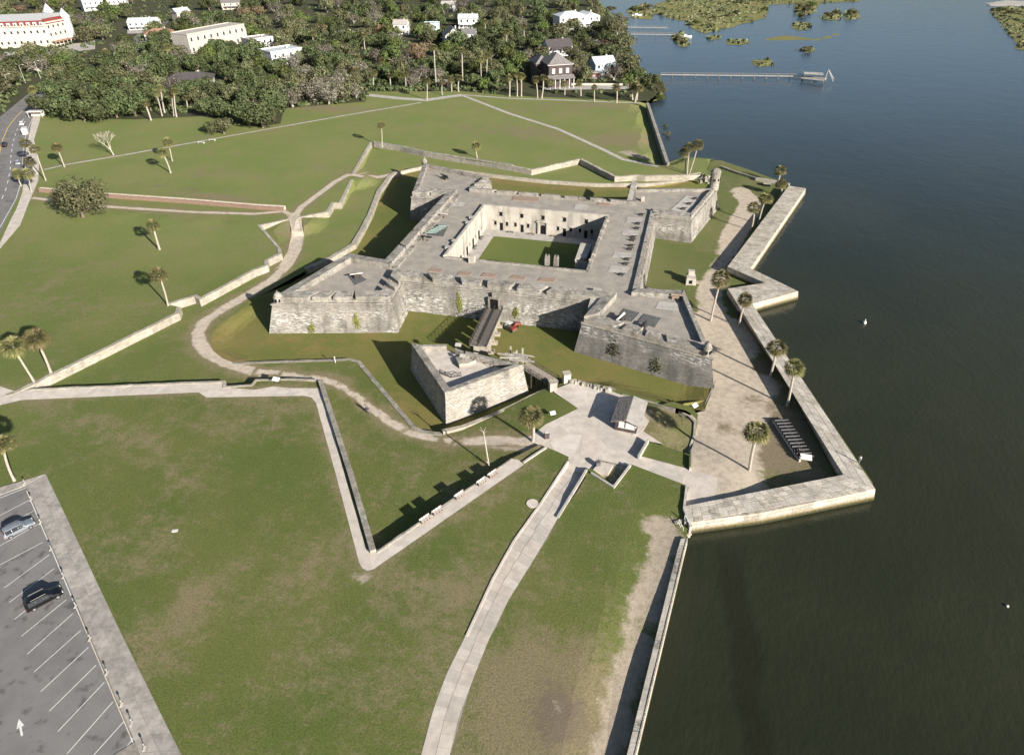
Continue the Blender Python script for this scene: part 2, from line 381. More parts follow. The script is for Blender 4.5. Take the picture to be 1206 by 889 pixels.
covered = GP(crest, ZO)+[Vector((51, 54)), Vector((48, 46)), Vector((40, -30)), ]+GP([(830, 470), (760, 490), (700, 520), (645, 527)], ZC)
plaza_px = [(651, 459), (653, 462), (681, 481), (642, 500), (628, 512), (625, 520), (640, 528), (655, 534), (670, 541), (667, 547), (690, 562), (689, 555), (697, 555), (721, 574), (742, 549), (807, 574), (812, 578), (807, 596), (843, 588), (845, 563), (811, 552), (751, 536), (762, 519), (781, 523), (758, 508), (765, 496), (755, 485), (755, 473), (732, 465), (718, 460), (675, 450)]
plaza = GP(plaza_px, ZP)
planter = GP([(762, 519), (812, 535), (811, 552), (751, 536)], ZP)
kiosk_lawn = GP([(755, 473), (755, 485), (765, 496), (758, 508), (781, 523), (762, 519), (812, 535), (819, 513), (820, 497), (812, 489), (807, 486)], ZP)
exhibit = GP([(697, 555), (704, 541), (733, 548), (742, 549), (721, 574)], ZP)
ramp_px = [(670, 541), (690, 562), (680, 580), (659, 607), (645, 634), (629, 659), (599, 707), (584, 740), (576, 753), (556, 803), (530, 889), (515, 950), (480, 950), (496, 889), (510, 836), (526, 793), (548, 749), (579, 682), (604, 637), (634, 595)]
ramp = GP(ramp_px, ZO-.2)
benchwalk = GP([(602, 540), (443, 648), (436, 640), (432, 649), (406, 560), (381, 462), (375, 457), (343, 457), (322, 455), (300, 459), (266, 456), (266, 449), (37, 458), (22, 462), (0, 455), (-40, 458), (-40, 485), (0, 477), (25, 471), (234, 462), (243, 468), (300, 467), (358, 466), (367, 468), (372, 474), (396, 560), (423, 662), (426, 668), (432, 672), (440, 670), (617, 547), (610, 541)], ZO)
seaw_in = [(806, 596), (993, 559), (935, 453), (857, 340), (901, 333), (857, 314), (929, 219)]
seaw_out = [(949, 222), (884, 316), (940, 343), (886, 358), (944, 446), (1031, 576), (900, 603), (806, 616)]
ZSW = 3.1
coast_px_bottom = [(730, 960), (749, 889), (806, 650), (808, 632)]
sand_ground = GP([(806, 596), (812, 574), (812, 560), (812, 534), (819, 513), (820, 497), (812, 489), (830, 483), (841, 458)], ZE)+[Vector((20, -30)), Vector((20, 30)), Vector((47, 46)), Vector((50, 51)), ]+GP([(832, 206), (836, 190), (850, 187), (880, 197), (926, 213), (929, 222), (940, 226), (878, 316), (925, 343), (880, 358), (935, 446), (1015, 570), (900, 598), (806, 612)], ZE)
coast = [Vector((30, -700)), Vector((40, -190))]+GP(coast_px_bottom, ZW)+GP([(812, 622), (900, 606), (1024, 580), (935, 446), (877, 360), (925, 344), (876, 316), (938, 226), (924, 216), (880, 200), (850, 190), (806, 186), (780, 196), (773, 170), (762, 130), (766, 122), (780, 118), (783, 100), (768, 93), (752, 80), (744, 66), (742, 50), (738, 38), (740, 28), (722, 22), (708, 8), (700, -6)], ZW)
land = coast+[Vector((-190, 900)), Vector((-300, 1800)), Vector((-500, 6000)), Vector((-6000, 6000)), Vector((-6000, -700))]
road = GP([(41, 129), (36, 150), (30, 180), (28, 214), (22, 231), (0, 275), (-60, 380), (-160, 330), (-60, 190), (0, 137), (31, 112), (60, 96), (110, 74), (160, 42), (180, 20), (200, 24), (180, 46), (130, 84), (66, 106)], ZO)
sidewalk = GP([(47, 142), (40, 165), (46, 190), (45, 213), (33, 241), (24, 265), (0, 293), (-60, 385), (-60, 380), (0, 286), (14, 256), (19, 247), (26, 228), (28, 214), (30, 180), (36, 150), (41, 129), (48, 132)], ZO)
northwalk = [GP(q, ZO) for q in ()]
thin = lambda pts, wd: ribbon(GP(pts, ZO), wd)
paths_c = [thin([(52, 200), (78, 194), (150, 182), (300, 155), (390, 139), (496, 121)], 1.3), thin([(546, 113), (600, 134), (657, 152), (712, 177), (734, 188), (776, 196)], 1.9), thin([(433, 112), (470, 116), (503, 118), (530, 114), (545, 112)], 4.5), thin([(545, 112), (600, 116), (660, 118), (755, 122)], 1.6)]
dirt = [ribbon(GP([(640, 524), (610, 524), (575, 521), (545, 520), (520, 521)], ZC+.2), 3.2), ribbon(GP([(535, 521), (505, 515), (480, 508), (460, 497), (440, 483), (418, 465), (398, 453), (378, 446), (345, 441), (300, 437)], ZC), 2.5),
        ribbon(GP([(330, 440), (300, 437), (270, 429), (245, 416), (235, 404), (233, 392), (240, 379), (262, 364), (292, 347), (320, 330), (337, 312), (347, 295), (351, 279), (349, 264), (345, 257)], ZC), 3.8),
        ribbon(GP([(349, 270), (346, 256), (355, 244), (375, 229), (395, 214), (410, 206), (417, 206), (428, 208)], ZO), 2.2), ribbon(GP([(422, 209), (430, 207), (445, 208), (470, 203), (497, 198)], ZC+.3), 2.6), ribbon(GP([(346, 256), (335, 249), (300, 252), (230, 250), (133, 244), (60, 236), (38, 233)], ZO), 1.7),
        ribbon(GP([(497, 197), (540, 203), (577, 209), (640, 216), (700, 220), (760, 217), (812, 212)], ZC), 1.9)]
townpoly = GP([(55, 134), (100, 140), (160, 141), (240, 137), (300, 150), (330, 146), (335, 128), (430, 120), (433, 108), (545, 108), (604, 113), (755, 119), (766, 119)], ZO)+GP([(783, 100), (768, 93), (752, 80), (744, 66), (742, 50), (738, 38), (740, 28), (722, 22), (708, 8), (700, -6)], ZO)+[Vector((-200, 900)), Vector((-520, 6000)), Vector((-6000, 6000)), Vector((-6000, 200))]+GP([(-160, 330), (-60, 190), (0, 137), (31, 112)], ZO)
parking = GP([(-60, 612), (0, 582), (30, 571), (33, 577), (95, 722), (150, 855), (160, 872), (128, 892), (100, 960), (-160, 960)], ZO)
parkwalk = GP([(-60, 600), (0, 573), (53, 558), (60, 570), (140, 740), (214, 889), (245, 960), (100, 960), (128, 892), (160, 872), (150, 855), (95, 722), (33, 577), (30, 571), (0, 582), (-60, 612)], ZO)
seabot_in, seabot_out = [(802, 634), (797, 650), (738, 889), (722, 960)], [(810, 634), (806, 650), (749, 889), (733, 960)]

REG = [  # priority order: name, polygons, z function, material
 ('planter_lawn', [planter], const(ZP+.02), 'lawn'), ('kiosk_lawn', [kiosk_lawn], z_kiosk, 'lawn'), ('exhibit_ground', [exhibit], const(ZP-.1), 'sandm'),
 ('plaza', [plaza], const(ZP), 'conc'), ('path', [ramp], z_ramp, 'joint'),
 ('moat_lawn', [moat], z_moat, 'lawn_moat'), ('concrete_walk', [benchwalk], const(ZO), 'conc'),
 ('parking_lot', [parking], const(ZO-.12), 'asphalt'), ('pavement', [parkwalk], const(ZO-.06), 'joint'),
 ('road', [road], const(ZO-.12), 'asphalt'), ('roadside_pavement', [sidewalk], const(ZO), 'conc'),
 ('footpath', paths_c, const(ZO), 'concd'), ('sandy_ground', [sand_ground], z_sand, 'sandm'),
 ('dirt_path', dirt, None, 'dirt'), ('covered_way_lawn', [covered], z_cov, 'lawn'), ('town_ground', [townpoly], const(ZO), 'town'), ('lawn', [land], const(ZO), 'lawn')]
def inpoly(px, py, poly):
    c = np.zeros(len(px), bool); n = len(poly)
    for i in range(n):
        x0, y0 = poly[i]; x1, y1 = poly[i-1]
        k = (y0 > py) != (y1 > py)
        if y0 != y1: c ^= k & (px < (x1-x0)*(py-y0)/(y1-y0)+x0)
    return c
V2, ED = [], []
def addloop(poly, closed=True):
    b = len(V2); n = len(poly); V2.extend(Vector((p[0], p[1])) for p in poly)
    ED.extend((b+i, b+(i+1) % n) for i in range(n if closed else n-1))
for _, ps, _, _ in REG:
    for p in ps: addloop(p)
def grid(x0, x1, y0, y1, st, hole=None):
    for x in np.arange(x0, x1, st):
        for y in np.arange(y0, y1, st):
            a, b = x+random.uniform(-.2, .2)*st, y+random.uniform(-.2, .2)*st
            if hole and hole[0] < a < hole[1] and hole[2] < b < hole[3]: continue
            V2.append(Vector((a, b)))
grid(-72, 72, -156, 100, 1.6); grid(-270, 105, -170, 262, 5, (-72.5, 72.5, -156.5, 100.5)); grid(-1200, 200, -700, 1600, 45, (-271, 106, -171, 263)); grid(-6000, 3000, -700, 6000, 600, (-1200, 200, -700, 1600))
ov, oe, of, *_ = delaunay_2d_cdt(V2, ED, [], 0, 1e-4)
OV = np.array([tuple(v) for v in ov]); OF = np.array([tuple(f) for f in of if len(f) == 3])
cen = OV[OF].mean(axis=1); own = np.full(len(OF), -1)
inland = inpoly(cen[:, 0], cen[:, 1], land)
pin = {}
for ri, (nm, ps, zf, mt) in enumerate(REG):
    k = np.zeros(len(OF), bool)
    for p in ps: k |= inpoly(cen[:, 0], cen[:, 1], p)
    pin[nm] = k
    own[(own < 0) & k & inland] = ri
# worn and bare places: (pixel, level, radii in metres, turn in degrees, strength)
DRYB = [(205, 735, ZO, 5, 12, -20, .8), (520, 720, ZO, 13, 9, 0, .45), (550, 700, ZO, 7, 6, 0, .7), (470, 700, ZO, 9, 6, 0, .5), (420, 800, ZO, 12, 6, 0, .3), (330, 505, ZO, 16, 4, 0, .35), (110, 500, ZO, 10, 4, 0, .5), (180, 640, ZO, 6, 8, 0, .5), (230, 560, ZO, 5, 5, 0, .3), (650, 838, ZO, 9.0, 8.2, 0, 2.1), (600, 900, ZO, 10, 6, 0, .9), (320, 480, ZO, 25, 4, 0, .5), (400, 640, ZO, 5, 9, 0, .6), (560, 590, ZO, 9, 3, 35, .6), (350, 700, ZO, 12, 10, 0, .3), (150, 520, ZO, 9, 5, 0, .5), (470, 480, ZC, 6, 3, 0, .3), (560, 555, ZC, 7, 3, 0, .5),
        (100, 360, ZO, 22, 10, 0, .3), (270, 205, ZO, 22, 5, 0, .4), (620, 155, ZO, 22, 8, 0, .8), (735, 165, ZO, 20, 10, 0, .9), (700, 125, ZO, 24, 5, 0, .8), (390, 128, ZO, 24, 6, 0, .9), (250, 232, ZO, 20, 2, 0, .9), (360, 275, ZC, 8, 5, 0, .3), (430, 240, ZC, 5, 8, 0, .45), (790, 515, ZP, 8, 5, 0, .6), (640, 130, ZO, 30, 6, 0, .5), (855, 260, ZE, 3, 12, 0, .5), (520, 560, ZC, 14, 6, 30, .25), (390, 200, ZO, 10, 5, 0, .6), (60, 330, ZO, 12, 20, 0, .2), (230, 500, ZO, 14, 4, 0, .35)]
BAREB = [(662, 845, ZO, 3.5, 5, 10, .42), (640, 800, ZO, 3, 3, 0, .3), (775, 620, ZO, 3.2, 3, 0, .9), (770, 690, ZO, 3.6, 12, -12, .8), (743, 780, ZO, 3.2, 10, -14, .75), (722, 860, ZO, 2.6, 8, -14, .7), (785, 640, ZO, 3, 6, -12, .85), (470, 640, ZO, 4.5, .7, 38, .7), (520, 610, ZO, 4.5, .6, 38, .6), (424, 680, ZO, 2, 2, 0, .7), (205, 740, ZO, 2, 4, 0, .2), (600, 528, ZC+.3, 8, 1.6, 0, .8), (745, 182, ZO, 12, 3, -30, .75), (650, 155, ZO, 12, 2.5, 0, .35), (385, 440, ZC, 3, 1, 0, .5), (225, 372, ZO, 6, 1.5, 45, .3), (758, 490, ZP, 1.6, 3, 0, .8), (1, 474, ZO, 10, .8, 0, .6), (770, 512, ZP, 3, 1, -20, .5), (410, 128, ZO, 20, 2, 0, .35), (718, 462, ZC, 2, 2, 0, .6)]
def blobs(x, y, L):
    out = np.zeros(len(x))
    for (px, py, z, rx, ry, a, s) in L:
        c = G(px, py, z); t = R(a); dx, dy = x-c.x, y-c.y
        u, v = (dx*math.cos(t)+dy*math.sin(t))/rx, (-dx*math.sin(t)+dy*math.cos(t))/ry
        out = np.maximum(out, s*np.exp(-(u*u+v*v)*.8))
    return out
dirt_z = [z_cov, z_cov, z_cov, z_cov, const(ZO), z_cov]
BURN = [(658, 845, ZO, 4.2, 4.6, 10, 1.0), (640, 800, ZO, 3.0, 2.2, 0, .55), (690, 860, ZO, 2.5, 4, 0, .6), (873, 475, ZE, 3.2, 3.4, 0, .7), (210, 222, ZO, 40, 1.6, -4, .75), (120, 218, ZO, 10, 1.6, 0, .6), (205, 740, ZO, 2.5, 4, 0, .3), (425, 690, ZO, 3, 5, 0, .35), (500, 700, ZO, 5, 3, 0, .3)]
def attrs(x, y, nm):
    dry = blobs(x, y, DRYB); bare = blobs(x, y, BAREB)
    dd = np.full(len(x), 1e9)
    for p in dirt: dd = np.minimum(dd, segd(x, y, p, True))
    if nm == 'dirt_path':
        bare = .90+0*x-np.where((x < -60) & (y > -20), .28, .56)*np.exp(-(dd/.75)**2); dry = dry*0+.6
    elif nm in ('lawn', 'covered_way_lawn', 'moat_lawn'):
        near = (np.abs(x) < 300) & (np.abs(y) < 300)
        dry = np.maximum(dry, .75*np.exp(-(dd/1.6)**2)*near); bare = np.maximum(bare, .34*np.exp(-(dd/.9)**2)*near)
        dw = segd(x, y, benchwalk, True); dry = np.maximum(dry, .7*np.exp(-(dw/1.6)**2)*near); bare = np.maximum(bare, .22*np.exp(-(dw/.7)**2))
        dr = segd(x, y, ramp, True); dry = np.maximum(dry, .35*np.exp(-(dr/.8)**2))
        dt = np.minimum(segd(x, y, paths_c[0], True), segd(x, y, paths_c[1], True)); dry = np.maximum(dry, .3*np.exp(-(dt/2)**2))
    if nm == 'sandy_ground':
        spine = GP([(845, 560), (850, 500), (870, 450), (850, 400), (835, 350), (845, 310), (868, 270), (885, 240), (870, 222)], ZE)
        ds = segd(x, y, spine); wdt = np.where(y < -20, 9.0, 4.2)
        bare = .95*np.exp(-(ds/wdt)**4)*(1-.0*x)
        dfort = np.maximum(np.abs(x), 0)-52
        for (px, py, rx, ry, s) in ((895, 430, 3, 4, .6), (880, 470, 4, 4, .5), (850, 215, 9, 6, .9), (800, 300, 10, 12, 1.2), (840, 360, 3, 8, .35), (845, 500, 2, 6, .45), (870, 505, 3, 4, .35), (925, 540, 6, 5, .3), (905, 200, 8, 6, .9)):
            c = G(px, py, ZE); bare = bare-s*np.exp(-(((x-c.x)/rx)**2+((y-c.y)/ry)**2)*.9)
        inn = (x < 52) & (y < 46) & (y > -48); bare = np.where(inn & (x < 47), bare-.5*sstep((47-x)/3), bare)
        dry = np.maximum(dry, .15)
        c = G(790, 310, ZE); dry = dry-.5*np.exp(-(((x-c.x)/10)**2+((y-c.y)/14)**2)); c = G(890, 500, ZE); dry = np.maximum(dry, 1.2*np.exp(-(((x-c.x)/14)**2+((y-c.y)/25)**2)))
    if nm == 'exhibit_ground': bare = bare*0+.5
    if nm == 'planter_lawn': dry = dry*0+.1
    if nm == 'kiosk_lawn': dry = dry*0+.55
    if nm == 'moat_lawn': dry = dry+.25*(y < -35)
    if nm == 'town_ground': bare = bare*0+.1
    return dry, bare
def sheet(name, x, y, z, faces, mat, nm=None):
    me = bpy.data.meshes.new(name); co = np.stack([x, y, z], 1)
    a = np.cross(co[faces[:, 1]]-co[faces[:, 0]], co[faces[:, 2]]-co[faces[:, 0]])[:, 2]; faces = np.where(a[:, None] < 0, faces[:, ::-1], faces)
    me.from_pydata(co.tolist(), [], faces.tolist()); me.materials.append(mat)
    d, b = attrs(x, y, nm or name)
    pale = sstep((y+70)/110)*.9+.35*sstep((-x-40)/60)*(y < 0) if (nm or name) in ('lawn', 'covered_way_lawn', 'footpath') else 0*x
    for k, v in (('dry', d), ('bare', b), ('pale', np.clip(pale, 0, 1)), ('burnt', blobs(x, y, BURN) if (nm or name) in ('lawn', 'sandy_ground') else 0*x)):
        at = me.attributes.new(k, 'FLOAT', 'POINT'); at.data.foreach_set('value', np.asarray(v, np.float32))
    auto_uv(me); return tag(link(name, me), kind='structure')
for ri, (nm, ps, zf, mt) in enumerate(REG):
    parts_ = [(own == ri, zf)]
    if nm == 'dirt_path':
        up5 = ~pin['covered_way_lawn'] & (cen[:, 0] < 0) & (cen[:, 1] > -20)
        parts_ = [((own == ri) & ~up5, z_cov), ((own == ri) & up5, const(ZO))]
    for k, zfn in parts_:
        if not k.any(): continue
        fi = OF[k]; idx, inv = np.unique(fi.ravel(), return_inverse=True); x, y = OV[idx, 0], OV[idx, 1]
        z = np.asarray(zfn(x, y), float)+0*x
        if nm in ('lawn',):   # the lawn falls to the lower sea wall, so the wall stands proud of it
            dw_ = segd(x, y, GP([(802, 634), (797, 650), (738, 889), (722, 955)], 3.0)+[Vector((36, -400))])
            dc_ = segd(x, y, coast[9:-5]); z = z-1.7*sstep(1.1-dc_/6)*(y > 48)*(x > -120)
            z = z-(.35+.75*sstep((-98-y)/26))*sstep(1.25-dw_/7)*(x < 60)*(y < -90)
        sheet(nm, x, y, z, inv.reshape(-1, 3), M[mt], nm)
# bedrock sheet far below everything, to the horizon
bd = MB().add([(-9000, -4000, -3), (9000, -4000, -3), (9000, 9000, -3), (-9000, 9000, -3)], [(0, 1, 2, 3)]).build('river_bed', M['town']); tag(bd, kind='structure')
# water
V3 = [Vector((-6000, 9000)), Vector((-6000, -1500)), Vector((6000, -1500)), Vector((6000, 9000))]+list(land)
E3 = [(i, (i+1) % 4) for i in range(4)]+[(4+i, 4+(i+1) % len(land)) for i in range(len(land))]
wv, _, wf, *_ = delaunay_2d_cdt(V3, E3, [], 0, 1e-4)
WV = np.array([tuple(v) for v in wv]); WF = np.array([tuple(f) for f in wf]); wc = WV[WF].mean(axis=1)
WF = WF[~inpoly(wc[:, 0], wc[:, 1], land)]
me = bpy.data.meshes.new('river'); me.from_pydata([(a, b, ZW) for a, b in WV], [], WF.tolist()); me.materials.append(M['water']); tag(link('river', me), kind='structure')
for p in me.polygons:
    if p.normal.z < 0: me.flip_normals(); break
# land far side (south bank and beyond the frame)
def patch(name, poly, z, mat, zb=None, group=None, dryv=0.0, bump=0.0):
    p = [Vector((a[0], a[1])) for a in poly]; n = len(p); pts = []
    for i in range(n):      # ragged outline
        a, b = p[i], p[(i+1) % n]; L = (b-a).length; k = max(1, min(12, int(L/6)))
        for j in range(k):
            q = a.lerp(b, j/k); pts.append(q+Vector((random.uniform(-1, 1), random.uniform(-1, 1)))*min(2.2, L*.06))
    n = len(pts); xs = [q.x for q in pts]; ys = [q.y for q in pts]; extra = []
    if (max(xs)-min(xs)) > 30:
        st = (max(xs)-min(xs))/14
        for a in np.arange(min(xs), max(xs), st):
            for b in np.arange(min(ys), max(ys), st): extra.append(Vector((a+random.uniform(-.3, .3)*st, b+random.uniform(-.3, .3)*st)))
    v_, _, f_, *_ = delaunay_2d_cdt(list(pts)+extra, [(i, (i+1) % n) for i in range(n)], [], 0, 1e-4)
    VV = np.array([tuple(q) for q in v_]); FF = np.array([tuple(q) for q in f_ if len(q) == 3]); cc = VV[FF].mean(axis=1); FF = FF[inpoly(cc[:, 0], cc[:, 1], pts)]
    dd = segd(VV[:, 0], VV[:, 1], pts, True); zz = ZW-.05+(z-ZW+.05)*np.clip(dd/1.5+.35, 0, 1)
    mb = MB(); mb.add([(a, b, c) for (a, b), c in zip(VV, zz)], [tuple(q) for q in FF])
    o = mb.build(name, M[mat])
    if o.data.polygons[0].normal.z < 0: o.data.flip_normals()
    return o
MARSH = [[(765, 14), (775, 4), (800, -4), (900, -6), (1010, -4), (1013, 2), (965, 4), (962, 12), (945, 22), (935, 14), (938, 5), (905, 6), (900, 22), (870, 30), (840, 38), (828, 40), (812, 32), (806, 26), (776, 18)],
         [(932, 30), (940, 26), (956, 28), (953, 36), (936, 36)], [(968, 20), (985, 12), (993, 18), (990, 24), (972, 24)], [(996, 14), (1008, 12), (1010, 22), (997, 24)], [(887, 72), (905, 70), (911, 76), (903, 79), (888, 78)],
         [(856, 48), (872, 46), (884, 50), (872, 54), (858, 53)], [(833, 43), (845, 41), (848, 46), (836, 48)], [(943, 59), (955, 55), (961, 60), (950, 63)], [(738, 12), (760, 4), (770, 12), (768, 24), (745, 22)], [(790, 42), (802, 38), (811, 46), (812, 56), (800, 56)],
         [(1165, 12), (1185, 8), (1240, 12), (1280, 90), (1215, 62), (1200, 58), (1193, 46), (1180, 30)]]
for p in MARSH: tag(patch('marsh_islet', GP(p, ZW), ZW+.35, 'marsh'), kind='structure')
MUD = [[(898, 46), (925, 42), (960, 46), (990, 38), (988, 42), (965, 48), (930, 48), (905, 48)], [(852, 62), (880, 60), (890, 62), (870, 65)], [(770, 66), (790, 64), (800, 67), (780, 70)], [(835, 60), (842, 59), (843, 63), (836, 64)], [(850, 88), (880, 85), (905, 86), (880, 90)], [(845, 116), (858, 113), (862, 118), (850, 120)]]
for p in MUD: tag(patch('mud_bank', GP(p, ZW), ZW+.05, 'marsh'), kind='structure')
tag(patch('sand_spit', GP([(1161, 4), (1185, 1), (1250, 3), (1300, 14), (1200, 8), (1166, 8)], ZW), ZW+.5, 'slab'), kind='structure')
fl = MB().prism([(-800, 1100), (300, 1150), (500, 900), (900, 1300), (3500, 1400), (3500, 8000), (-900, 8000)], ZW-.5, ZW+.6).build('far_shore', M['marsh']); tag(fl, kind='structure')

# ------------------------------------------------------------------ masonry walls round the works
def wall(name, label, px, zt, th, zb, ztop, mat='crest', side=0, cat='wall', parts=True, wobble=True):
    """a low stone wall along traced points; each straight run is a length of its own, with a coping on it"""
    P = GP(px, zt)
    a = offset(P, th/2 if side == 0 else (th if side > 0 else 0)); b = offset(P, -th/2 if side == 0 else (0 if side > 0 else -th))
    c = sum(P, Vector((0, 0)))/len(P); t = thing(name, label, cat, (c.x, c.y, zb))
    for i in range(len(P)-1):
        mb = MB(); L = (P[i+1]-P[i]).length; k = max(1, int(L/2.2)) if wobble else 1
        q = [a[i].lerp(a[i+1], j/k) for j in range(k+1)]; r = [b[i].lerp(b[i+1], j/k) for j in range(k+1)]
        zz = [ztop+(random.uniform(-.10, .06) if 0 < j < k and wobble else 0) for j in range(k+1)]
        vs = []
        for j in range(k+1): vs += [(q[j].x, q[j].y, zb), (q[j].x, q[j].y, zz[j]), (r[j].x, r[j].y, zz[j]), (r[j].x, r[j].y, zb)]
        fs = []
        for j in range(k):
            o, p_ = 4*j, 4*j+4; fs += [(o+1, o+2, p_+2, p_+1), (o, o+1, p_+1, p_), (o+2, o+3, p_+3, p_+2)]
        fs += [(0, 3, 2, 1), (4*k, 4*k+1, 4*k+2, 4*k+3)]
        mb.add(vs, fs).build('wall_length', M[mat], t, (c.x, c.y, zb))
    return t
wall('counterscarp_wall', 'narrow grey stone edge of the moat running straight from the footpath bend to the rounded turf end', [(522, 510), (500, 507), (490, 503), (424, 425)], ZC, .9, -.5, ZC+.12, 'scarp', 1)
wall('counterscarp_wall', 'stone moat edge with dark shadow line below the south west bastion and a white post on it', [(424, 425), (412, 422), (395, 423), (300, 426), (275, 427)], ZC, .8, -.5, ZC+.10, 'scarp', 1)
wall('counterscarp_wall', 'pale stone moat edge outside the west wall, fallen in deep shade', [(362, 318), (386, 308), (419, 289), (429, 272), (439, 252), (449, 225), (462, 208), (470, 203)], ZC, 1.5, -.5, ZC+.35, 'crest', 1)
wall('counterscarp_wall', 'thin pale moat edge along the north side of the fort', [(500, 196), (540, 201), (577, 206), (640, 213), (700, 217), (760, 217), (809, 213)], ZC, .8, -.5, ZC+.12, 'crest', 1)
wall('counterscarp_wall', 'curved pale stone edge of the moat from the ravelin tip to the plaza gate pillar', [(651, 459), (638, 464), (590, 487), (545, 505), (522, 510)], ZC+.5, .9, -.5, ZC+.75, 'crest', -1)
wall('counterscarp_wall', 'light stone kerb between moat turf and the kiosk lawn', [(795, 482), (732, 465)], ZP, .4, -.5, ZP+.06, 'scarp', -1)
wall('counterscarp_wall', 'thin pale stone edge of the north moat corner behind the north west bastion', [(470, 203), (500, 196)], ZC, .8, -.5, ZC+.12, 'crest', 1)
wall('counterscarp_wall', 'short pale stone edge from the south east bastion corner to the sandy ground', [(841, 458), (830, 483)], ZE, .5, -.5, ZE+.1, 'crest', -1)
wall('glacis_wall', 'grey stone breast wall with dark shadow line beside the left arm of the pointed walkway', [(380, 448), (417, 560), (443, 648)], ZO+.3, .95, ZC-.5, ZO+.62, 'scarp', -1)
wall('glacis_wall', 'low stone edge under the row of benches on the pointed walkway', [(443, 650), (602, 540)], ZO, .35, ZC-.5, ZO+.1, 'crest', -1)
wall('glacis_wall', 'stone wall with raised platform sides and sign on the walkway below the south west bastion', [(380, 448), (341, 446), (301, 447), (296, 453), (266, 455), (266, 449), (230, 450), (37, 458)], ZO, .55, ZC-.5, ZO+.16, 'crest', 1)
wall('glacis_wall', 'long bright stone wall rising from the left edge toward the lone shadowed palm', [(8, 467), (22, 462), (120, 414), (211, 369), (213, 362)], ZO, 1.0, ZC-.5, ZO+.12, 'crest', 1)
wall('glacis_wall', 'bright stone wall with stepped corner between the lone palm and the winding dirt path', [(199, 359), (229, 350), (235, 354), (300, 319), (316, 313), (316, 307), (332, 299), (331, 293)], ZO, 1.0, ZC-.5, ZO+.14, 'crest', 1)
wall('glacis_wall', 'short zigzag wall dark on its slanting side west of the path junction', [(331, 293), (307, 266), (340, 259)], ZO, .8, ZC-.5, ZO+.15, 'crest', 1)
wall('glacis_wall', 'bright stepped stone wall just right of the path junction', [(352, 257), (387, 250), (393, 240), (402, 240), (416, 212)], ZO, 1.0, ZC-.5, ZO+.14, 'crest', 1)
wall('glacis_wall', 'straight slanting pale wall from the upper path junction to the north glacis corner', [(417, 206), (438, 168)], ZO, 1.0, ZC-.5, ZO+.2, 'crest', 1)
wall('glacis_wall', 'long low stone wall along the north lawn behind the north west bastion', [(438, 168), (470, 173), (500, 180), (560, 189), (603, 196)], ZO, 1.1, ZC-.5, ZO+.35, 'scarp', 1)
wall('glacis_wall', 'bright wall running up to the middle corner of the north lawn', [(603, 196), (626, 201), (683, 188)], ZO, .9, ZC-.5, ZO+.12, 'crest', 1)
wall('glacis_wall', 'dark shaded wall slanting down from the middle corner of the north lawn', [(683, 188), (724, 209)], ZO, 1.2, ZC-.5, ZO+.12, 'crest', 1)
wall('glacis_wall', 'bright wall ending at the leaning palms by the north east tower', [(724, 209), (750, 207), (760, 208), (809, 207), (826, 204)], ZO, 1.0, ZC-.5, ZO+.12, 'crest', 1)
wall('lawn_wall', 'sea wall of the north lawn with dark shaded inner side', [(784, 195), (761, 124)], ZO, 1.3, -1, ZO+1.0, 'scarp', -1)
wall('shore_wall', 'thin pale shore wall north of the corner tower', [(848, 196), (870, 204), (890, 210)], ZE+.6, .6, -1, ZE+.8, 'crest', 1)
wall('shore_wall', 'second length of thin pale shore wall with a dark outfall near the northern end of the sea wall', [(890, 210), (917, 214), (929, 217)], ZE+.9, .9, -1, ZE+1.0, 'crest', 1)
wall('ramp_wall', 'grey wall casting a tapering shadow on the sunken top of the curved path', [(692, 553), (658, 609)], ZO+.3, .4, ZP-.5, ZO+.32, 'concd', -1)
wall('ramp_wall', 'low wall on the left of the curved path top beside the benches lawn', [(644, 528), (617, 546)], ZO, .4, ZP-.5, ZO+.25, 'concd', -1)
wall('planter_wall', 'short grey wall with blue shadow beside the small rectangular lawn', [(751, 537), (762, 518)], ZP+.7, .4, ZP-.3, ZP+1.0, 'concd', -1)
wall('planter_wall', 'dark shaded end wall of the small rectangular lawn', [(812, 551), (812, 535)], ZP+.6, .35, ZP-1.2, ZP+.5, 'concd', -1)
wall('planter_wall', 'grey wall of the exhibit corner casting a dark shadow', [(741, 548), (722, 573), (697, 557)], ZO, .4, ZP-.5, ZO+.35, 'concd', 1)
wall('lawn_wall', 'short wall with triangular shadow where the east walk meets the big sea wall', [(807, 574), (804, 600), (812, 622)], ZO, .4, ZE-1.5, ZO+.4, 'concd', 1)
wall('counterscarp_wall', 'short curved stone kerb between the kiosk lawn and the sandy ground', [(800, 484), (812, 489), (820, 497), (819, 513), (812, 534)], 1.4, .45, -.5, 1.5, 'crest', -1)
# raised kerb on the left of the curved path
P = GP([(668, 543), (634, 595), (604, 637), (579, 682), (548, 749)], ZO); kb = ribbon(P, .32, 1)
kt = thing('path_kerb', 'pale raised kerb along the left side of the curved path', 'kerb', (P[2].x, P[2].y, ZO)); nk = len(P)
ka, kc = offset(P, .34), offset(P, 0)
for i in range(nk-1):
    L = (P[i+1]-P[i]).length; k = max(1, int(L/3))
    for j in range(k):
        t0, t1 = j/k, (j+.985)/k
        MB().prism([kc[i].lerp(kc[i+1], t0), kc[i].lerp(kc[i+1], t1), ka[i].lerp(ka[i+1], t1), ka[i].lerp(ka[i+1], t0)], ZP-.4, ZO+.14).build('kerb_stone', M['conc'], kt, (P[2].x, P[2].y, ZO))
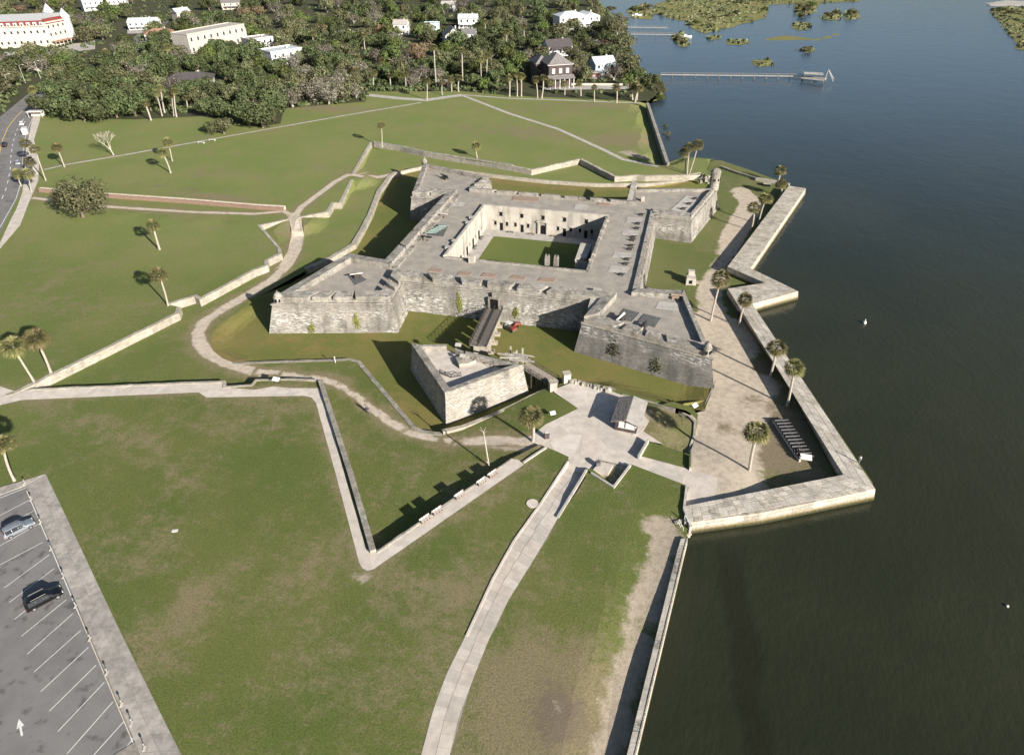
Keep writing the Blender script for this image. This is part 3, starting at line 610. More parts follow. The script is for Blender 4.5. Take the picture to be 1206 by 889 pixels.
# slabs of the curved path (two across) and of the car park pavement
slabm = [plain('path_slab_%s' % n, c, .9, .12, .8) for n, c in (('warm', (.49, .43, .375)), ('grey', (.45, .405, .355)), ('pale', (.53, .475, .415)))]
rl = GP([(669, 543), (634, 595), (604, 637), (579, 682), (548, 749), (526, 793), (510, 836), (496, 889), (480, 950)], ZO-.1); rr = GP([(688, 560), (659, 607), (629, 659), (599, 707), (576, 753), (556, 803), (540, 845), (530, 889), (517, 950)], ZO-.1)
def resample(P, ts):
    d = [0]
    for i in range(len(P)-1): d.append(d[-1]+(P[i+1]-P[i]).length)
    out = []
    for t in ts:
        s = t*d[-1]; i = min(max(j for j in range(len(d)) if d[j] <= s+1e-9), len(P)-2)
        out.append(P[i].lerp(P[i+1], (s-d[i])/(d[i+1]-d[i])))
    return out
pathobj = bpy.data.objects['path']; NR = 36
la, ra = resample(rl, [i/NR for i in range(NR+1)]), resample(rr, [i/NR for i in range(NR+1)])
for i in range(NR):
    cut = [0, .47+random.uniform(-.03, .03), 1] if i < 26 else [0, .5, 1]
    for j in range(2):
        g = .005; u0, u1 = cut[j]+g, cut[j+1]-g; v = .035 if i < 26 else .02
        q = [la[i].lerp(ra[i], u0), la[i].lerp(ra[i], u1), la[i+1].lerp(ra[i+1], u1), la[i+1].lerp(ra[i+1], u0)]
        c = sum(q, Vector((0, 0)))/4; q = [c+(k-c)*(1-v*.6) for k in q]
        zt = [float(z_ramp(k.x, k.y))+.03+random.uniform(-.008, .008) for k in q]
        MB().loft(q, [z-.15 for z in zt], q, zt).build('path_slab', slabm[(i*2+j*5+random.randint(0, 2)) % 3], pathobj)
pv = bpy.data.objects['pavement']
wi = GP([(33, 577), (95, 722), (150, 855), (160, 872), (188, 950)], ZO); wo = GP([(53, 558), (60, 570), (140, 740), (214, 889), (245, 955)], ZO)
wi = GP([(31, 572), (95, 722), (155, 864), (190, 950)], ZO); wo = GP([(54, 558), (140, 740), (212, 886), (243, 950)], ZO)
NR = 26; la, ra = resample(wi, [i/NR for i in range(NR+1)]), resample(wo, [i/NR for i in range(NR+1)])
pm = [plain('pavement_slab_%s' % n, c, .92, .22, .9) for n, c in (('a', (.32, .295, .265)), ('b', (.36, .33, .295)), ('c', (.30, .275, .25)))]
for i in range(NR):
    for j in range(2):
        u0, u1 = j*.5+.003, j*.5+.497
        q = [la[i].lerp(ra[i], u0), la[i].lerp(ra[i], u1), la[i+1].lerp(ra[i+1], u1), la[i+1].lerp(ra[i+1], u0)]; c = sum(q, Vector((0, 0)))/4; q = [c+(k-c)*.985 for k in q]
        MB().prism(q, ZO-.25, ZO+random.uniform(.0, .015)).build('pavement_slab', pm[random.randint(0, 2)] if i < 20 or j else pm[1], pv)
wi = GP([(-20, 590), (31, 571)], ZO); wo = GP([(-20, 580), (53, 558)], ZO)
for i in range(5):
    q = [wi[0].lerp(wi[1], (i+.01)/5), wi[0].lerp(wi[1], (i+.98)/5), wo[0].lerp(wo[1], (i+.98)/5), wo[0].lerp(wo[1], (i+.01)/5)]; MB().prism(q, ZO-.25, ZO).build('pavement_slab', pm[i % 3], pv)
# painted bay lines, arrow and wheel stops
pk = bpy.data.objects['parking_lot']; zl = ZO-.12+.004
def strip(name, a, b, wd, mat, parent, z):
    a, b = Vector((a[0], a[1])), Vector((b[0], b[1])); n = (b-a).normalized(); n = Vector((-n.y, n.x))*wd/2
    MB().add([(*(a+n), z), (*(a-n), z), (*(b-n), z), (*(b+n), z)], [(0, 1, 2, 3)]).build(name, mat, parent)
BAYS = [((36, 588), (-10, 612)), ((40, 601), (-10, 629)), ((45, 617), (-10, 648)), ((51, 638), (-8, 669)), ((58, 653), (5, 692)), ((64, 669), (11, 709)), ((71, 686), (17, 729)), ((78, 706), (25, 749)), ((86, 722), (32, 770)), ((95, 742), (40, 791)), ((104, 762), (48, 814)), ((113, 783), (58, 837)), ((123, 803), (68, 861)), ((133, 826), (79, 887)), ((146, 849), (110, 889)), ((158, 868), (128, 905))]
LB = GP([(33, 577), (95, 722), (156, 866), (190, 950)], ZO-.12)
for a, b in BAYS: strip('bay_line', G(*a, zl), G(*b, zl), .11, M['roadwhite'], pk, zl)
strip('end_line', G(31, 574, zl), G(-25, 596, zl), .14, M['roadwhite'], pk, zl)
for a, b in zip(LB[:-1], LB[1:]):
    n = (b-a).normalized(); n = Vector((n.y, -n.x)); n = n if n.x < 0 else -n
    strip('edge_line', a+n*.22, b+n*.22, .12, M['roadwhite'] if a is not LB[1] else M['logcap'], pk, zl+.004)
A0, A1 = G(26, 866, zl).to_2d(), G(22, 846, zl).to_2d(); d = (A1-A0).normalized(); n = Vector((-d.y, d.x)); L = (A1-A0).length
pts = [A0+n*.12, A0+n*.12+d*L*.5, A0+n*.42+d*L*.5, A0+d*L, A0-n*.42+d*L*.5, A0-n*.12+d*L*.5, A0-n*.12]
MB().add([(*q, zl) for q in pts], [tuple(range(7))]).build('arrow', M['roadwhite'], pk)
wsl = [(29, 568), (37, 587), (48, 614), (60, 645), (75, 677), (89, 712), (106, 750), (126, 790), (143, 827), (155, 849), (170, 878)]
pm0 = thing('parking_post', 'small post and bracket on the pavement at the top corner of the car park', 'post', G(*wsl[0], ZO), .4, 'small posts along the car park pavement')
MB().box((0, 0, .5), (.10, .10, 1.0)).build('post', M['concd'], pm0); MB().box((.0, 0, 1.05), (.32, .22, .3)).build('head', M['darkslab'], pm0); MB().box((.1, -.5, .06), (.35, .9, .12)).build('wheel_stop', M['conc'], pm0)
pm0.location = G(*wsl[0], ZO); pm0.scale = (.7, .7, .7)
wl = ['beside the second bay line', 'in front of the silver estate car', 'between the two parked cars', 'above the black car', 'in front of the black car', 'just below the black car', 'in the lower middle of the row', 'third from the bottom of the row', 'by the last long bay line', 'at the bottom corner of the car park']
for q, l in zip(wsl[1:], wl): dup(pm0, G(*q, ZO), None, 'small pavement post and wheel stop '+l)

# big sea wall of the water battery: mass, and coping stones laid on it
sw = thing('sea_wall', 'broad pale stone sea wall zigzagging round the east side above the water', 'sea wall', G(900, 450, ZSW)); so_ = tuple(sw.location)
SI, SO = GP(seaw_in, ZSW), GP(seaw_out, ZSW); poly = SI+SO
lo = offset(SO, -.45) if True else SO
n_in = len(SI)
outb = [p+(p-Vector((66, -20))).normalized()*.0 for p in SO]
batter = offset(SO, .55); 
bo = [a if (a-Vector((30, 0))).length > (b-Vector((30, 0))).length else b for a, b in zip(offset(SO, .55), offset(SO, -.55))]
MB().loft(SI+bo, -1.0, SI+SO, ZSW).build('wall_mass', M['seawall'], sw, so_)
def coping(name, inner, outer, step, parent, origin, z0, z1, mats, rows=1, gap=.012, jit=.015, lim=9999):
    n = 0
    for i in range(len(inner)-1):
        a0, a1, b0, b1 = inner[i], inner[i+1], outer[i], outer[i+1]
        L = ((a1-a0).length+(b1-b0).length)/2; k = max(1, round(L/step))
        for r in range(rows):
            off = .5*(r % 2)
            for j in range(k):
                t0, t1 = (j+gap)/k, (j+1-gap)/k; u0, u1 = (r+gap*2)/rows, (r+1-gap*2)/rows
                q = []
                for t, u in ((t0, u0), (t1, u0), (t1, u1), (t0, u1)): q.append(a0.lerp(a1, t).lerp(b0.lerp(b1, t), u))
                if n < lim: MB().prism(q, z0, z1+random.uniform(-jit, jit)).build(name, mats[random.randrange(len(mats))], parent, origin)
                n += 1
cm = [M['seawall'], stone('sea_wall_stone_pale', (.66, .60, .52), (.54, .49, .42), stain=.2, brick=False), stone('sea_wall_stone_grey', (.56, .51, .44), (.44, .40, .345), stain=.3, brick=False)]
def lw(name, pts, th, h, mats, step, label_part):
    pass
SO_m = [SO[0], SO[1], SO[2], SO[3], SO[4], SO[5], SO[7]]   # outer line matched to the inner one, north to south
SIr = SI[::-1]                                                # 929 -> 806
inner = [SIr[0], SIr[1], SIr[2], SIr[3], SIr[4], SIr[5], SIr[6]]
pairs_in = [SIr[0], SIr[1], SIr[2], SIr[3], SIr[5], SIr[6]]; pairs_out = [SO[0], SO[1], SO[2], SO[3], SO[5], SO[7]]
coping('coping_stone', pairs_in[:3:-1], pairs_out[:3:-1], 1.45, sw, so_, ZSW-.05, ZSW+.05, cm, rows=4, gap=.016, jit=.02)
coping('coping_stone', pairs_in[4:2:-1], pairs_out[4:2:-1], 2.3, sw, so_, ZSW-.05, ZSW+.05, cm, rows=3, gap=.012, jit=.02)
# low sea wall running to the bottom of the frame, stones about two metres long
BI, BO = GP([(802, 634), (797, 650), (738, 889), (722, 955)], 3.0), GP([(810, 634), (806, 650), (749, 889), (733, 955)], 3.0)
sb = thing('sea_wall', 'long narrow sea wall of single blocks running down to the bottom edge beside the dark water', 'sea wall', (BI[1].x, BI[1].y, 3.0)); ob = tuple(sb.location)
off_o = [p+Vector((.25, 0)) for p in BO]
MB().loft(BI+off_o[::-1], -1.0, BI+BO[::-1], 2.93).build('wall_mass', M['seawall'], sb, ob)
coping('coping_stone', BI, [a.lerp(b, .80) for a, b in zip(BI, BO)], 1.5, sb, ob, 2.9, 3.05, [cm[2], M['scarp'], cm[2]], gap=.012)
coping('edge_stone', [a.lerp(b, .82) for a, b in zip(BI, BO)], BO, 3.0, sb, ob, 2.9, 3.12, [M['crest']], gap=.006, jit=.005)

# ------------------------------------------------------------------ the fort
fort = thing('stone_fort', 'large grey star fort with four pointed bastions round a square courtyard', 'fort', (0, 0, 0))
T, Sh, Fl = (50, 50), (43.5, 23.8), (32.2, 24.6)
def corner(rot):  # points of one bastion walking counter-clockwise
    base = [(24.8, 32.4), (23.4, 43.3), (50, 50), (43.3, 23.4), (32.4, 24.8)][::-1]
    out = []
    for x, y in base:
        for _ in range(rot): x, y = -y, x
        out.append((x, y))
    return out
TOP = corner(0)+corner(1)+corner(2)+corner(3)       # NE, NW, SW, SE ; ccw : starts at (32.4,24.8)
TOP[6+1-5+3] = TOP[5]                                # (no change; keeps order explicit)
adj = {12: (-50, -50.2)}
TOPV = [Vector(p) for p in TOP]; TOPV[16] = Vector((22.4, -42.0)); TOPV[7] = Vector((-50.4, 52.6)) if False else TOPV[7]
TOPV[7] = Vector((-50.2, 52.6))
n20 = len(TOPV)
BOT = offset(TOPV, -1.55, True); CORD = offset(TOPV, -.32, True)
bodyz = 7.2
def find_(ax, ay, bx, by): return min(range(n20), key=lambda i: (TOPV[i]-Vector((ax, ay))).length+(TOPV[(i+1) % n20]-Vector((bx, by))).length)
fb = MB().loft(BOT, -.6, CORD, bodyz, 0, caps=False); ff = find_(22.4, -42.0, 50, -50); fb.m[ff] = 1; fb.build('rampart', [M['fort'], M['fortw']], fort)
cz = offset(TOPV, -.52, True)

# edges: i -> i+1.  thickness of the parapet per edge
EAST = {0, 1, 2, 19, 18, 17}
th = []
for i in range(n20):
    a, b = TOPV[i], TOPV[(i+1) % n20]; m = (a+b)/2
    th.append(1.0 if m.x > 30 and (abs(b.y-a.y) > 15) else (1.6 if m.y > 25 else 2.6))
INN = offset(TOPV, 0, True, ds=th)
ZD = 7.7
# parapet base ring
def ring(name, A, B, z0, z1, mat):
    n = len(A); vs = [(p.x, p.y, z0) for p in A]+[(p.x, p.y, z1) for p in A]+[(p.x, p.y, z1) for p in B]+[(p.x, p.y, z0) for p in B]; fs = []
    for i in range(n):
        j = (i+1) % n
        fs += [(i, j, n+j, n+i), (n+i, n+j, 2*n+j, 2*n+i), (2*n+i, 2*n+j, 3*n+j, 3*n+i)]
    return MB().add(vs, fs).build(name, mat, fort)
ring('cordon', cz, offset(TOPV, .3, True), bodyz, bodyz+.28, M['parapet'])
ring('parapet_base', TOPV, INN, bodyz+.2, 8.15, M['parapet'])
# deck with the courtyard cut out: triangulated
CY = [Vector(p) for p in ((-18.2, -17.2), (18.9, -17.2), (18.9, 19.6), (-18.2, 19.6))]
pts = [p for p in INN]+CY; ed = [(i, (i+1) % n20) for i in range(n20)]+[(n20+i, n20+(i+1) % 4) for i in range(4)]
dv, _, dfc, *_ = delaunay_2d_cdt(pts, ed, [], 0, 1e-4); DV = np.array([tuple(v) for v in dv]); DF = np.array([tuple(f) for f in dfc]); dc = DV[DF].mean(axis=1)
DF = DF[inpoly(dc[:, 0], dc[:, 1], INN) & ~inpoly(dc[:, 0], dc[:, 1], CY)]
me = bpy.data.meshes.new('gun_deck'); me.from_pydata([(a, b, ZD) for a, b in DV], [], DF.tolist()); me.materials.append(M['deckm']); auto_uv(me); link('gun_deck', me, fort)
if me.polygons[0].normal.z < 0: me.flip_normals()
# merlons; gaps given as distances (m) along an edge from its first point
def edge_of(px, z=8.6):
    p = G(px[0], px[1], z).to_2d(); best = None
    for i in range(n20):
        a, b = TOPV[i], TOPV[(i+1) % n20]; L = (b-a).length; t = (p-a).dot(b-a)/L
        if -1 < t < L+1:
            d = abs((b-a).cross(p-a))/L if hasattr((b-a), 'cross') else 0
            if best is None or d < best[0]: best = (d, i, t)
    return best[1], best[2]
GAPS = {i: [] for i in range(n20)}
for q in [(509, 325), (543, 329), (573, 331), (607, 335), (642, 338), (365, 351), (390, 351), (417, 350), (730, 382), (757, 390), (782, 398), (588, 224), (611, 228), (636, 230), (662, 231), (690, 233), (713, 233)]:
    i, t = edge_of(q); GAPS[i].append(t)
def side(i0, ts):
    L = (TOPV[(i0+1) % n20]-TOPV[i0]).length; GAPS[i0] += [t*L for t in ts]
def find(ax, ay, bx, by):
    return min(range(n20), key=lambda i: (TOPV[i]-Vector((ax, ay))).length+(TOPV[(i+1) % n20]-Vector((bx, by))).length)
e_w = find(-32, 24.8, -32, -24.8)
side(e_w, [.2, .4, .6, .8]); side(find(-50, 50, -43, 23), [.5])
side(find(-43, 23, -32, 24.8), [.5]);  side(find(-23, -43, -25, -32), [.3, .62]); side(find(-25, 32, -23, 43), [.3, .6]); side(find(23.4, 43, 50, 50), []); side(find(-23, 43, -50, 52), [])
ZT = {}
for i in range(n20):
    a, b = TOPV[i], TOPV[(i+1) % n20]; m = (a+b)/2
    zt = 8.3 if (m.x > 30 and abs(b.y-a.y) > 15) else 9.3
    if m.y > 25: zt = 8.9
    if m.x > 22 and m.y > 22: zt = 8.65
    if m.x > 30 and m.y < -20: zt = 8.75
    ZT[i] = zt
    L = (b-a).length; cuts = []; g = sorted(x for x in GAPS[i] if 1.2 < x < L-1.2)
    gap = .16 if m.x < -28 else .62; s = 0.0; segs = []
    for x in g: segs.append((s, x-gap)); s = x+gap
    segs.append((s, L))
    A2, B2 = INN[i], INN[(i+1) % n20]
    for s0, s1 in segs:
        if s1-s0 < .4: continue
        f0, f1 = s0/L, s1/L; sp = .35/L
        g0 = f0-(0 if s0 == 0 else -sp*.0); 
        o0, o1 = a.lerp(b, f0+(sp if s0 > 0 else 0)), a.lerp(b, f1-(sp if s1 < L else 0)); q0, q1 = A2.lerp(B2, f0), A2.lerp(B2, f1)
        # subdivide long merlons so the worn top is uneven
        k = max(1, int((s1-s0)/3)); vs = []; fs = []
        slope = .25 if th[i] > 1.5 else .05
        for j in range(k+1):
            u = j/k; oo, qq = o0.lerp(o1, u), q0.lerp(q1, u); dz = random.uniform(-.07, .05) if 0 < j < k else 0
            vs += [(oo.x, oo.y, 8.15), (oo.x, oo.y, zt-slope+dz), (qq.x, qq.y, zt+dz), (qq.x, qq.y, 8.15)]
        for j in range(k):
            c = 4*j; fs += [(c, c+4, c+5, c+1), (c+1, c+5, c+6, c+2), (c+2, c+6, c+7, c+3)]
        fs += [(0, 1, 2, 3), (4*k+3, 4*k+2, 4*k+1, 4*k)]
        MB().add(vs, fs).build('merlon', M['parapet'], fort)
# firing steps inside the west parapets
for i in (e_w,):
    a, b = INN[i], INN[(i+1) % n20]; L = (b-a).length; d = (b-a)/L; nn = Vector((-d.y, d.x)); k = 7 if i == e_w else 3
    for j in range(k):
        s0, s1 = L*(j+.12)/k, L*(j+.88)/k
        MB().prism([a+d*s0, a+d*s1, a+d*s1+nn*1.5, a+d*s0+nn*1.5], ZD-.05, ZD+.5).build('firing_step', M['parapet'], fort)
# low coping round the courtyard, courtyard walls, floor and lawn
ZF = .55
cw = offset(CY, -.75, True)
for i in range(4):
    a, b, c, d = CY[i], CY[(i+1) % 4], cw[(i+1) % 4], cw[i]; zt = {0: 8.05, 1: 8.15, 2: 8.25, 3: 8.45}[i]
    MB().prism([a, b, c, d], ZD-.1, zt).build('courtyard_coping', M['plaster'] if i in (2, 3) else M['parapet'], fort)
    vs = [(a.x, a.y, -.2), (b.x, b.y, -.2), (b.x, b.y, ZD-.1), (a.x, a.y, ZD-.1)]; MB().add(vs, [(3, 2, 1, 0)]).build('courtyard_wall', M['plaster'], fort)
MB().add([(p.x, p.y, ZF) for p in CY], [(0, 1, 2, 3)]).build('courtyard_floor', M['slab'], fort)
cl = GP([(587, 277), (569, 304)], ZF); x0, y1, y0 = -14.2, 14.6, -12.8
sheet('courtyard_lawn', np.array([x0, 14.5, 14.5, x0]), np.array([y0, y0, y1, y1]), np.array([ZF+.05]*4), np.array([[0, 1, 2], [0, 2, 3]]), M['lawn_court'], 'court')
def opening(x, z, wd, h, kind, yy=19.6, arch=False):
    """dark recessed opening in the north courtyard wall with its surround"""
    n = MB()
    if arch:
        pts = [(-wd/2, 0), (wd/2, 0)]+[(wd/2*math.cos(t), h-wd/2+wd/2*math.sin(t)) for t in [PI*k/8 for k in range(9)]]
        n.add([(x+p, yy-.06, z+q) for p, q in pts]+[(x+p, yy+.02, z+q) for p, q in pts], [tuple(range(len(pts)))]+[(i, (i+1) % len(pts), len(pts)+(i+1) % len(pts), len(pts)+i) for i in range(len(pts))])
        o = n.build(kind, M['dark'], fort)
    else:
        o = n.box((x, yy-.02, z+h/2), (wd, .10, h)).build(kind, M['dark'], fort)
    MB().box((x, yy-.09, z+h+.08), (wd+.3, .2, .16)).build('lintel', M['plaster'], o)
    if kind == 'window': MB().box((x, yy-.09, z-.06), (wd+.2, .2, .10)).build('sill', M['plaster'], o)
for x in (-13.2, -6.6, 0, 6.6, 13.2): opening(x, 5.2, .95, 1.35, 'window')
for x in (-15, -11.3, -8.6, -4.6, 4.7, 8.6, 11.4, 15): opening(x, 2.2, .7, 1.3, 'window')
for x in (-13.1, -6.5, 6.7, 13.2): opening(x, ZF, .95, 2.5, 'door')
opening(0, ZF, 1.5, 2.9, 'chapel_door', arch=True)
ch = MB()
for sx in (-1.35, 1.35): ch.box((sx, 19.35, ZF+1.9), (.5, .45, 3.8))
ch.box((0, 19.3, ZF+4.0), (3.9, .55, .35)); ch.box((0, 19.32, ZF+4.3), (3.2, .4, .25)); ch.build('chapel_portal', M['plaster'], fort)
for y in (-12, -6, 0, 6, 12):
    MB().box((-18.13, y, ZF+1.25), (.12, 1.1, 2.5)).build('door', M['dark'], fort)
    MB().box((-18.1, y+2.6, ZF+2.2), (.15, .5, 1.0)).build('window', M['wood'], fort)
for y in (-14.5, -9, -3, 3, 9, 15): MB().box((-18.02, y, 4.0), (.36, .45, 7.0)).build('buttress', M['plaster'], fort)
for y in (-12, -6, 0, 6, 12): MB().box((18.83, y, ZF+1.3), (.12, 1.2, 2.6)).build('door', M['dark'], fort)
# stair landing on the east side of the courtyard, with steps going down beside it
q = GP([(684, 286), (697, 288), (691, 303), (677, 306)], 6.6); MB().prism(q, ZF, 6.6).build('stair_landing', M['plaster'], fort)
st = MB(); y0 = min(p.y for p in q)
for k in range(12):
    h = 6.0*(12-k)/12; st.box((16.6, max(y0-.35-.45*k, -16.8), ZF+h/2-.1), (3.6, .45, h))
st.build('stair', M['plaster'], fort)
# bell pillars over the gate and the chimney
for q in ((644.5, 312), (655, 313)):
    p = G(q[0], q[1], ZD); o = MB(); o.box((p.x, p.y, ZD+1.15), (1.2, .9, 2.3)); o.box((p.x, p.y, ZD+2.42), (1.0, .8, .25)); o.box((p.x-.35, p.y, ZD+2.7), (.3, .8, .3)); o.box((p.x+.35, p.y, ZD+2.7), (.3, .8, .3)); o.build('bell_pillar', M['parapet'], fort)
p = G(556, 309, ZD); MB().box((p.x, p.y, ZD+.9), (1.5, 1.3, 1.8)).box((p.x, p.y, ZD+1.85), (1.1, .9, .2)).build('chimney', M['plaster'], fort)
# sentry boxes at the four tips
def sentry(i, h, r, zb):
    p = TOPV[i]; c = (p*.985).to_3d(); c.z = 0
    if True:
        o = MB().lathe((c.x, c.y, 0), [(.15, zb-1.6), (r*.6, zb-.7), (r+.12, zb), (r+.12, zb+.2), (r, zb+.22), (r*.96, zb+h), (r+.14, zb+h+.05), (r+.14, zb+h+.25)], 14).build('sentry_box', M['parapet'], fort, smooth=False)
        MB().lathe((c.x, c.y, zb+h+.25), [(r*1.0, 0), (r*.95, .35), (r*.75, .8), (r*.4, 1.1), (.12, 1.22), (.14, 1.5), (.02, 1.62)], 14).build('dome', M['parapet'], o)
        for a in (0, PI/2, PI, -PI/2, -PI/4): MB().box((c.x+math.cos(a)*r*.97, c.y+math.sin(a)*r*.97, zb+h*.62), (.35, .35, .7), a).build('loophole', M['dark'], o)
sentry(2, 5.2, 1.55, 8.3); sentry(7, 1.6, .9, 7.6); sentry(12, 1.1, 1.0, 7.6); sentry(17, 1.6, .9, 7.4)
# gate in the south curtain
gx = G(582, 362, 3.8).x; ga, gb = TOPV[find(-25, -32, 25, -32)], TOPV[(find(-25, -32, 25, -32)+1) % n20]
gy = -33.25
MB().box((gx, gy+.2, 4.75), (2.0, 1.2, 2.8)).build('gate_opening', M['dark'], fort)
MB().box((gx, gy-.42, 6.3), (2.8, .5, .35)).build('gate_lintel', M['parapet'], fort)
for s in (-1, 1): MB().box((gx+s*1.25, gy-.42, 4.5), (.4, .5, 3.3)).build('gate_jamb', M['parapet'], fort)
MB().box((gx, gy-.25, 7.1), (1.0, .35, 1.2)).build('gate_crest', M['parapet'], fort)
# dark grated arches in the foot of the north east bastion
i = find(43, 23, 50, 50); 
for f in (.60, .78):
    a, b = BOT[2], BOT[3]; p = b.lerp(a, f); d = (a-b).normalized(); n = Vector((d.y, -d.x)); ang = math.atan2(d.y, d.x)
    pts = [(-1.1, .9), (1.1, .9)]+[(1.1*math.cos(t), 3.3+1.5*math.sin(t)) for t in [PI*k/8 for k in range(9)]]
    q = []; 
    for depth in (0.12, -.6):
        for u, z in pts:
            k = p+d*u+n*(depth-(z/8.0)*1.25); q.append((k.x, k.y, z))
    m_ = len(pts); MB().add(q, [tuple(range(m_)), tuple(range(2*m_-1, m_-1, -1))]+[(j, (j+1) % m_, m_+(j+1) % m_, m_+j) for j in range(m_)]).build('grated_arch', M['darkslab'], fort)
# gun platforms let into the deck
def padpx(name, px, mat, h=.05, z=ZD):
    q = GP(px, z); MB().prism(q, z-.05, z+h).build(name, M[mat], fort)
for q in [[(504, 320), (508, 316), (522, 317), (519, 321)], [(538, 324), (542, 320), (557, 321), (553, 325)], [(566, 326), (570, 321), (586, 323), (583, 327)], [(600, 328), (604, 324), (620, 326), (617, 330)], [(633, 331), (637, 327), (655, 328), (652, 333)],
          [(603, 236), (605, 231), (636, 233), (633, 238)], [(703, 242), (707, 235), (720, 237), (718, 243)]]: padpx('brick_platform', q, 'brickdeck', .12)
for q in [[(737, 262), (739, 256), (757, 257), (755, 263)], [(732, 276), (734, 271), (753, 272), (751, 277)], [(721, 303), (724, 297), (744, 298), (741, 304)], [(716, 320), (719, 313), (742, 315), (737, 322)], [(533, 243), (530, 238), (548, 239), (545, 243)],
          [(762, 350), (763, 339), (785, 344), (783, 351)], [(772, 363), (776, 355), (801, 357), (799, 366)], [(676, 246), (678, 240), (694, 242), (690, 248)]]: padpx('stone_platform', q, 'slab', .06)
for q in [[(726, 376), (735, 364), (753, 369), (744, 379)], [(751, 379), (759, 370), (778, 375), (771, 386)], [(787, 250), (808, 231), (825, 234), (810, 253)], [(410, 325), (422, 323), (432, 330), (418, 336)], [(502, 277), (508, 264), (528, 266), (522, 279)]]: padpx('gun_platform', q, 'darkslab' if q[0][0] != 787 else 'concd', .14)
# parapet walk and ramp inside the south east bastion
q = GP([(692, 365), (699, 340), (709, 341), (707, 366)], ZD+.6); MB().prism(q, ZD, ZD+.9).build('firing_step', M['plaster'], fort)
fort_deck_ramp = MB().prism(GP([(745, 212), (751, 216), (743, 239), (738, 238)], 8.4), ZD, 8.6).build('parapet_return', M['plaster'], fort)
MB().box((*G(757, 237, ZD).to_2d(), ZD+.7), (1.0, 1.0, 1.6)).build('deck_pillar', M['plaster'], fort)

# ------------------------------------------------------------------ cannons
def cannon(label, loc, rz, group, barrel='iron', carriage='darkwood', s=1.0, name='cannon'):
    t = thing(name, label, 'cannon', loc, rz, group)
    b = MB().tube((-1.2*s, 0, .95*s), (1.5*s, 0, 1.05*s), .24*s, .15*s, 9).tube((1.45*s, 0, 1.05*s), (1.6*s, 0, 1.055*s), .2*s, .2*s, 9).tube((-1.4*s, 0, .94*s), (-1.2*s, 0, .95*s), .07*s, .07*s, 6); b.build('barrel', M[barrel], t)
    c = MB()
    for y in (-.36, .36):
        c.box((-.1*s, y*s, .55*s), (1.7*s, .14*s, .5*s)); c.box((.3*s, y*s, .85*s), (.5*s, .13*s, .25*s))
    c.box((-.1*s, 0, .4*s), (1.6*s, .6*s, .12*s)); c.build('carriage', M[carriage], t)
    for x in (-.7, .5):
        for y in (-.52, .52): MB().tube((x*s, (y-.07)*s, .27*s), (x*s, (y+.07)*s, .27*s), .27*s, None, 10).build('wheel', M[carriage], t)
    return t
c0 = cannon('dark cannon nearest the northern end of the east gun deck', G(755.5, 254, ZD), 0.02, 'dark cannons along the east gun deck', s=.62)
for q, l in [((751.5, 264.5), 'dark cannon of the second pair from the north on the east gun deck, upper one'), ((750.5, 270), 'dark cannon of the second pair from the north on the east gun deck, lower one'), ((746, 280.5), 'dark cannon of the middle pair on the east gun deck, upper one'), ((745, 284), 'dark cannon of the middle pair on the east gun deck, lower one'), ((743.5, 290.5), 'upper cannon of the pair just south of the middle of the east gun deck'), ((742, 294.5), 'lower cannon of the pair just south of the middle of the east gun deck'),
             ((739, 306.5), 'upper cannon of the southern pair on the east gun deck'), ((737, 312), 'lower cannon of the southern pair on the east gun deck'), ((732, 324.5), 'lone southernmost cannon on the east gun deck')]: dup(c0, G(q[0], q[1], ZD), None, l)
for q, l in [((805, 247), 'cannon nearest the courtyard on the grey platform of the north east bastion'), ((812, 241), 'middle cannon of three on the grey platform of the north east bastion'), ((819, 235), 'cannon nearest the tower on the grey platform of the north east bastion')]: dup(c0, G(q[0], q[1], ZD+.14), 0.25, l, 'three cannons on the north east bastion')
cannon('pale grey cannon pointing out of the first embrasure of the south east bastion', G(731, 378, ZD+.1), R(-108), None, 'white', 'darkwood', 1.3)
cannon('small dark cannon on the second grey platform of the south east bastion', G(758, 386, ZD+.1), R(-105), None, 'iron', 'darkwood', 1.0)
cannon('reddish brown cannon in the shade of the south east bastion east parapet', G(796, 352, ZD), R(0), None, 'brickdeck', 'brickdeck', 1.0)
cannon('pale mortar on the diamond shaped dark platform of the south west bastion', G(421, 327, ZD+.1), R(215), None, 'slab', 'darkwood', 1.1)
cannon('dark cannon in the middle of the north west bastion', G(524, 211, ZD), R(150), None, 'iron', 'darkwood', 1.2)
cannon('grey cannon on the west gun deck above the green bronze guns', G(522, 256, ZD), R(180), None, 'slab', 'wood', 1.1)
cannon('dark cannon on the west gun deck below the green bronze guns', G(503, 283, ZD), R(180), None, 'iron', 'wood', 1.1)
for k in range(6):
    p = G(507.5+3.0*k, 275.5-1.6*k*1.0, ZD+.14); q = Vector((p.x, p.y, p.z))
    t = thing('bronze_gun', 'green bronze gun, %s of six lying side by side on the dark west platform' % ['nearest', 'second', 'third', 'fourth', 'fifth', 'farthest'][k], 'cannon', q, R(12), 'green bronze guns on the west gun deck')
    MB().tube((-1.5, 0, .35), (1.4, 0, .35), .27, .18, 9).tube((1.35, 0, .35), (1.5, 0, .35), .24, .24, 9).build('barrel', M['bronze'], t); MB().box((-.8, 0, .08), (.2, .6, .16)).box((.7, 0, .08), (.2, .6, .16)).build('skid', M['darkwood'], t)
vb = [((715, 261), 'northernmost'), ((712, 267), 'second from the north'), ((708.5, 274), 'third from the north'), ((706.5, 281.5), 'fourth from the north'), ((699, 301.5), 'fifth, south of the stair'), ((695.5, 308), 'southernmost')]
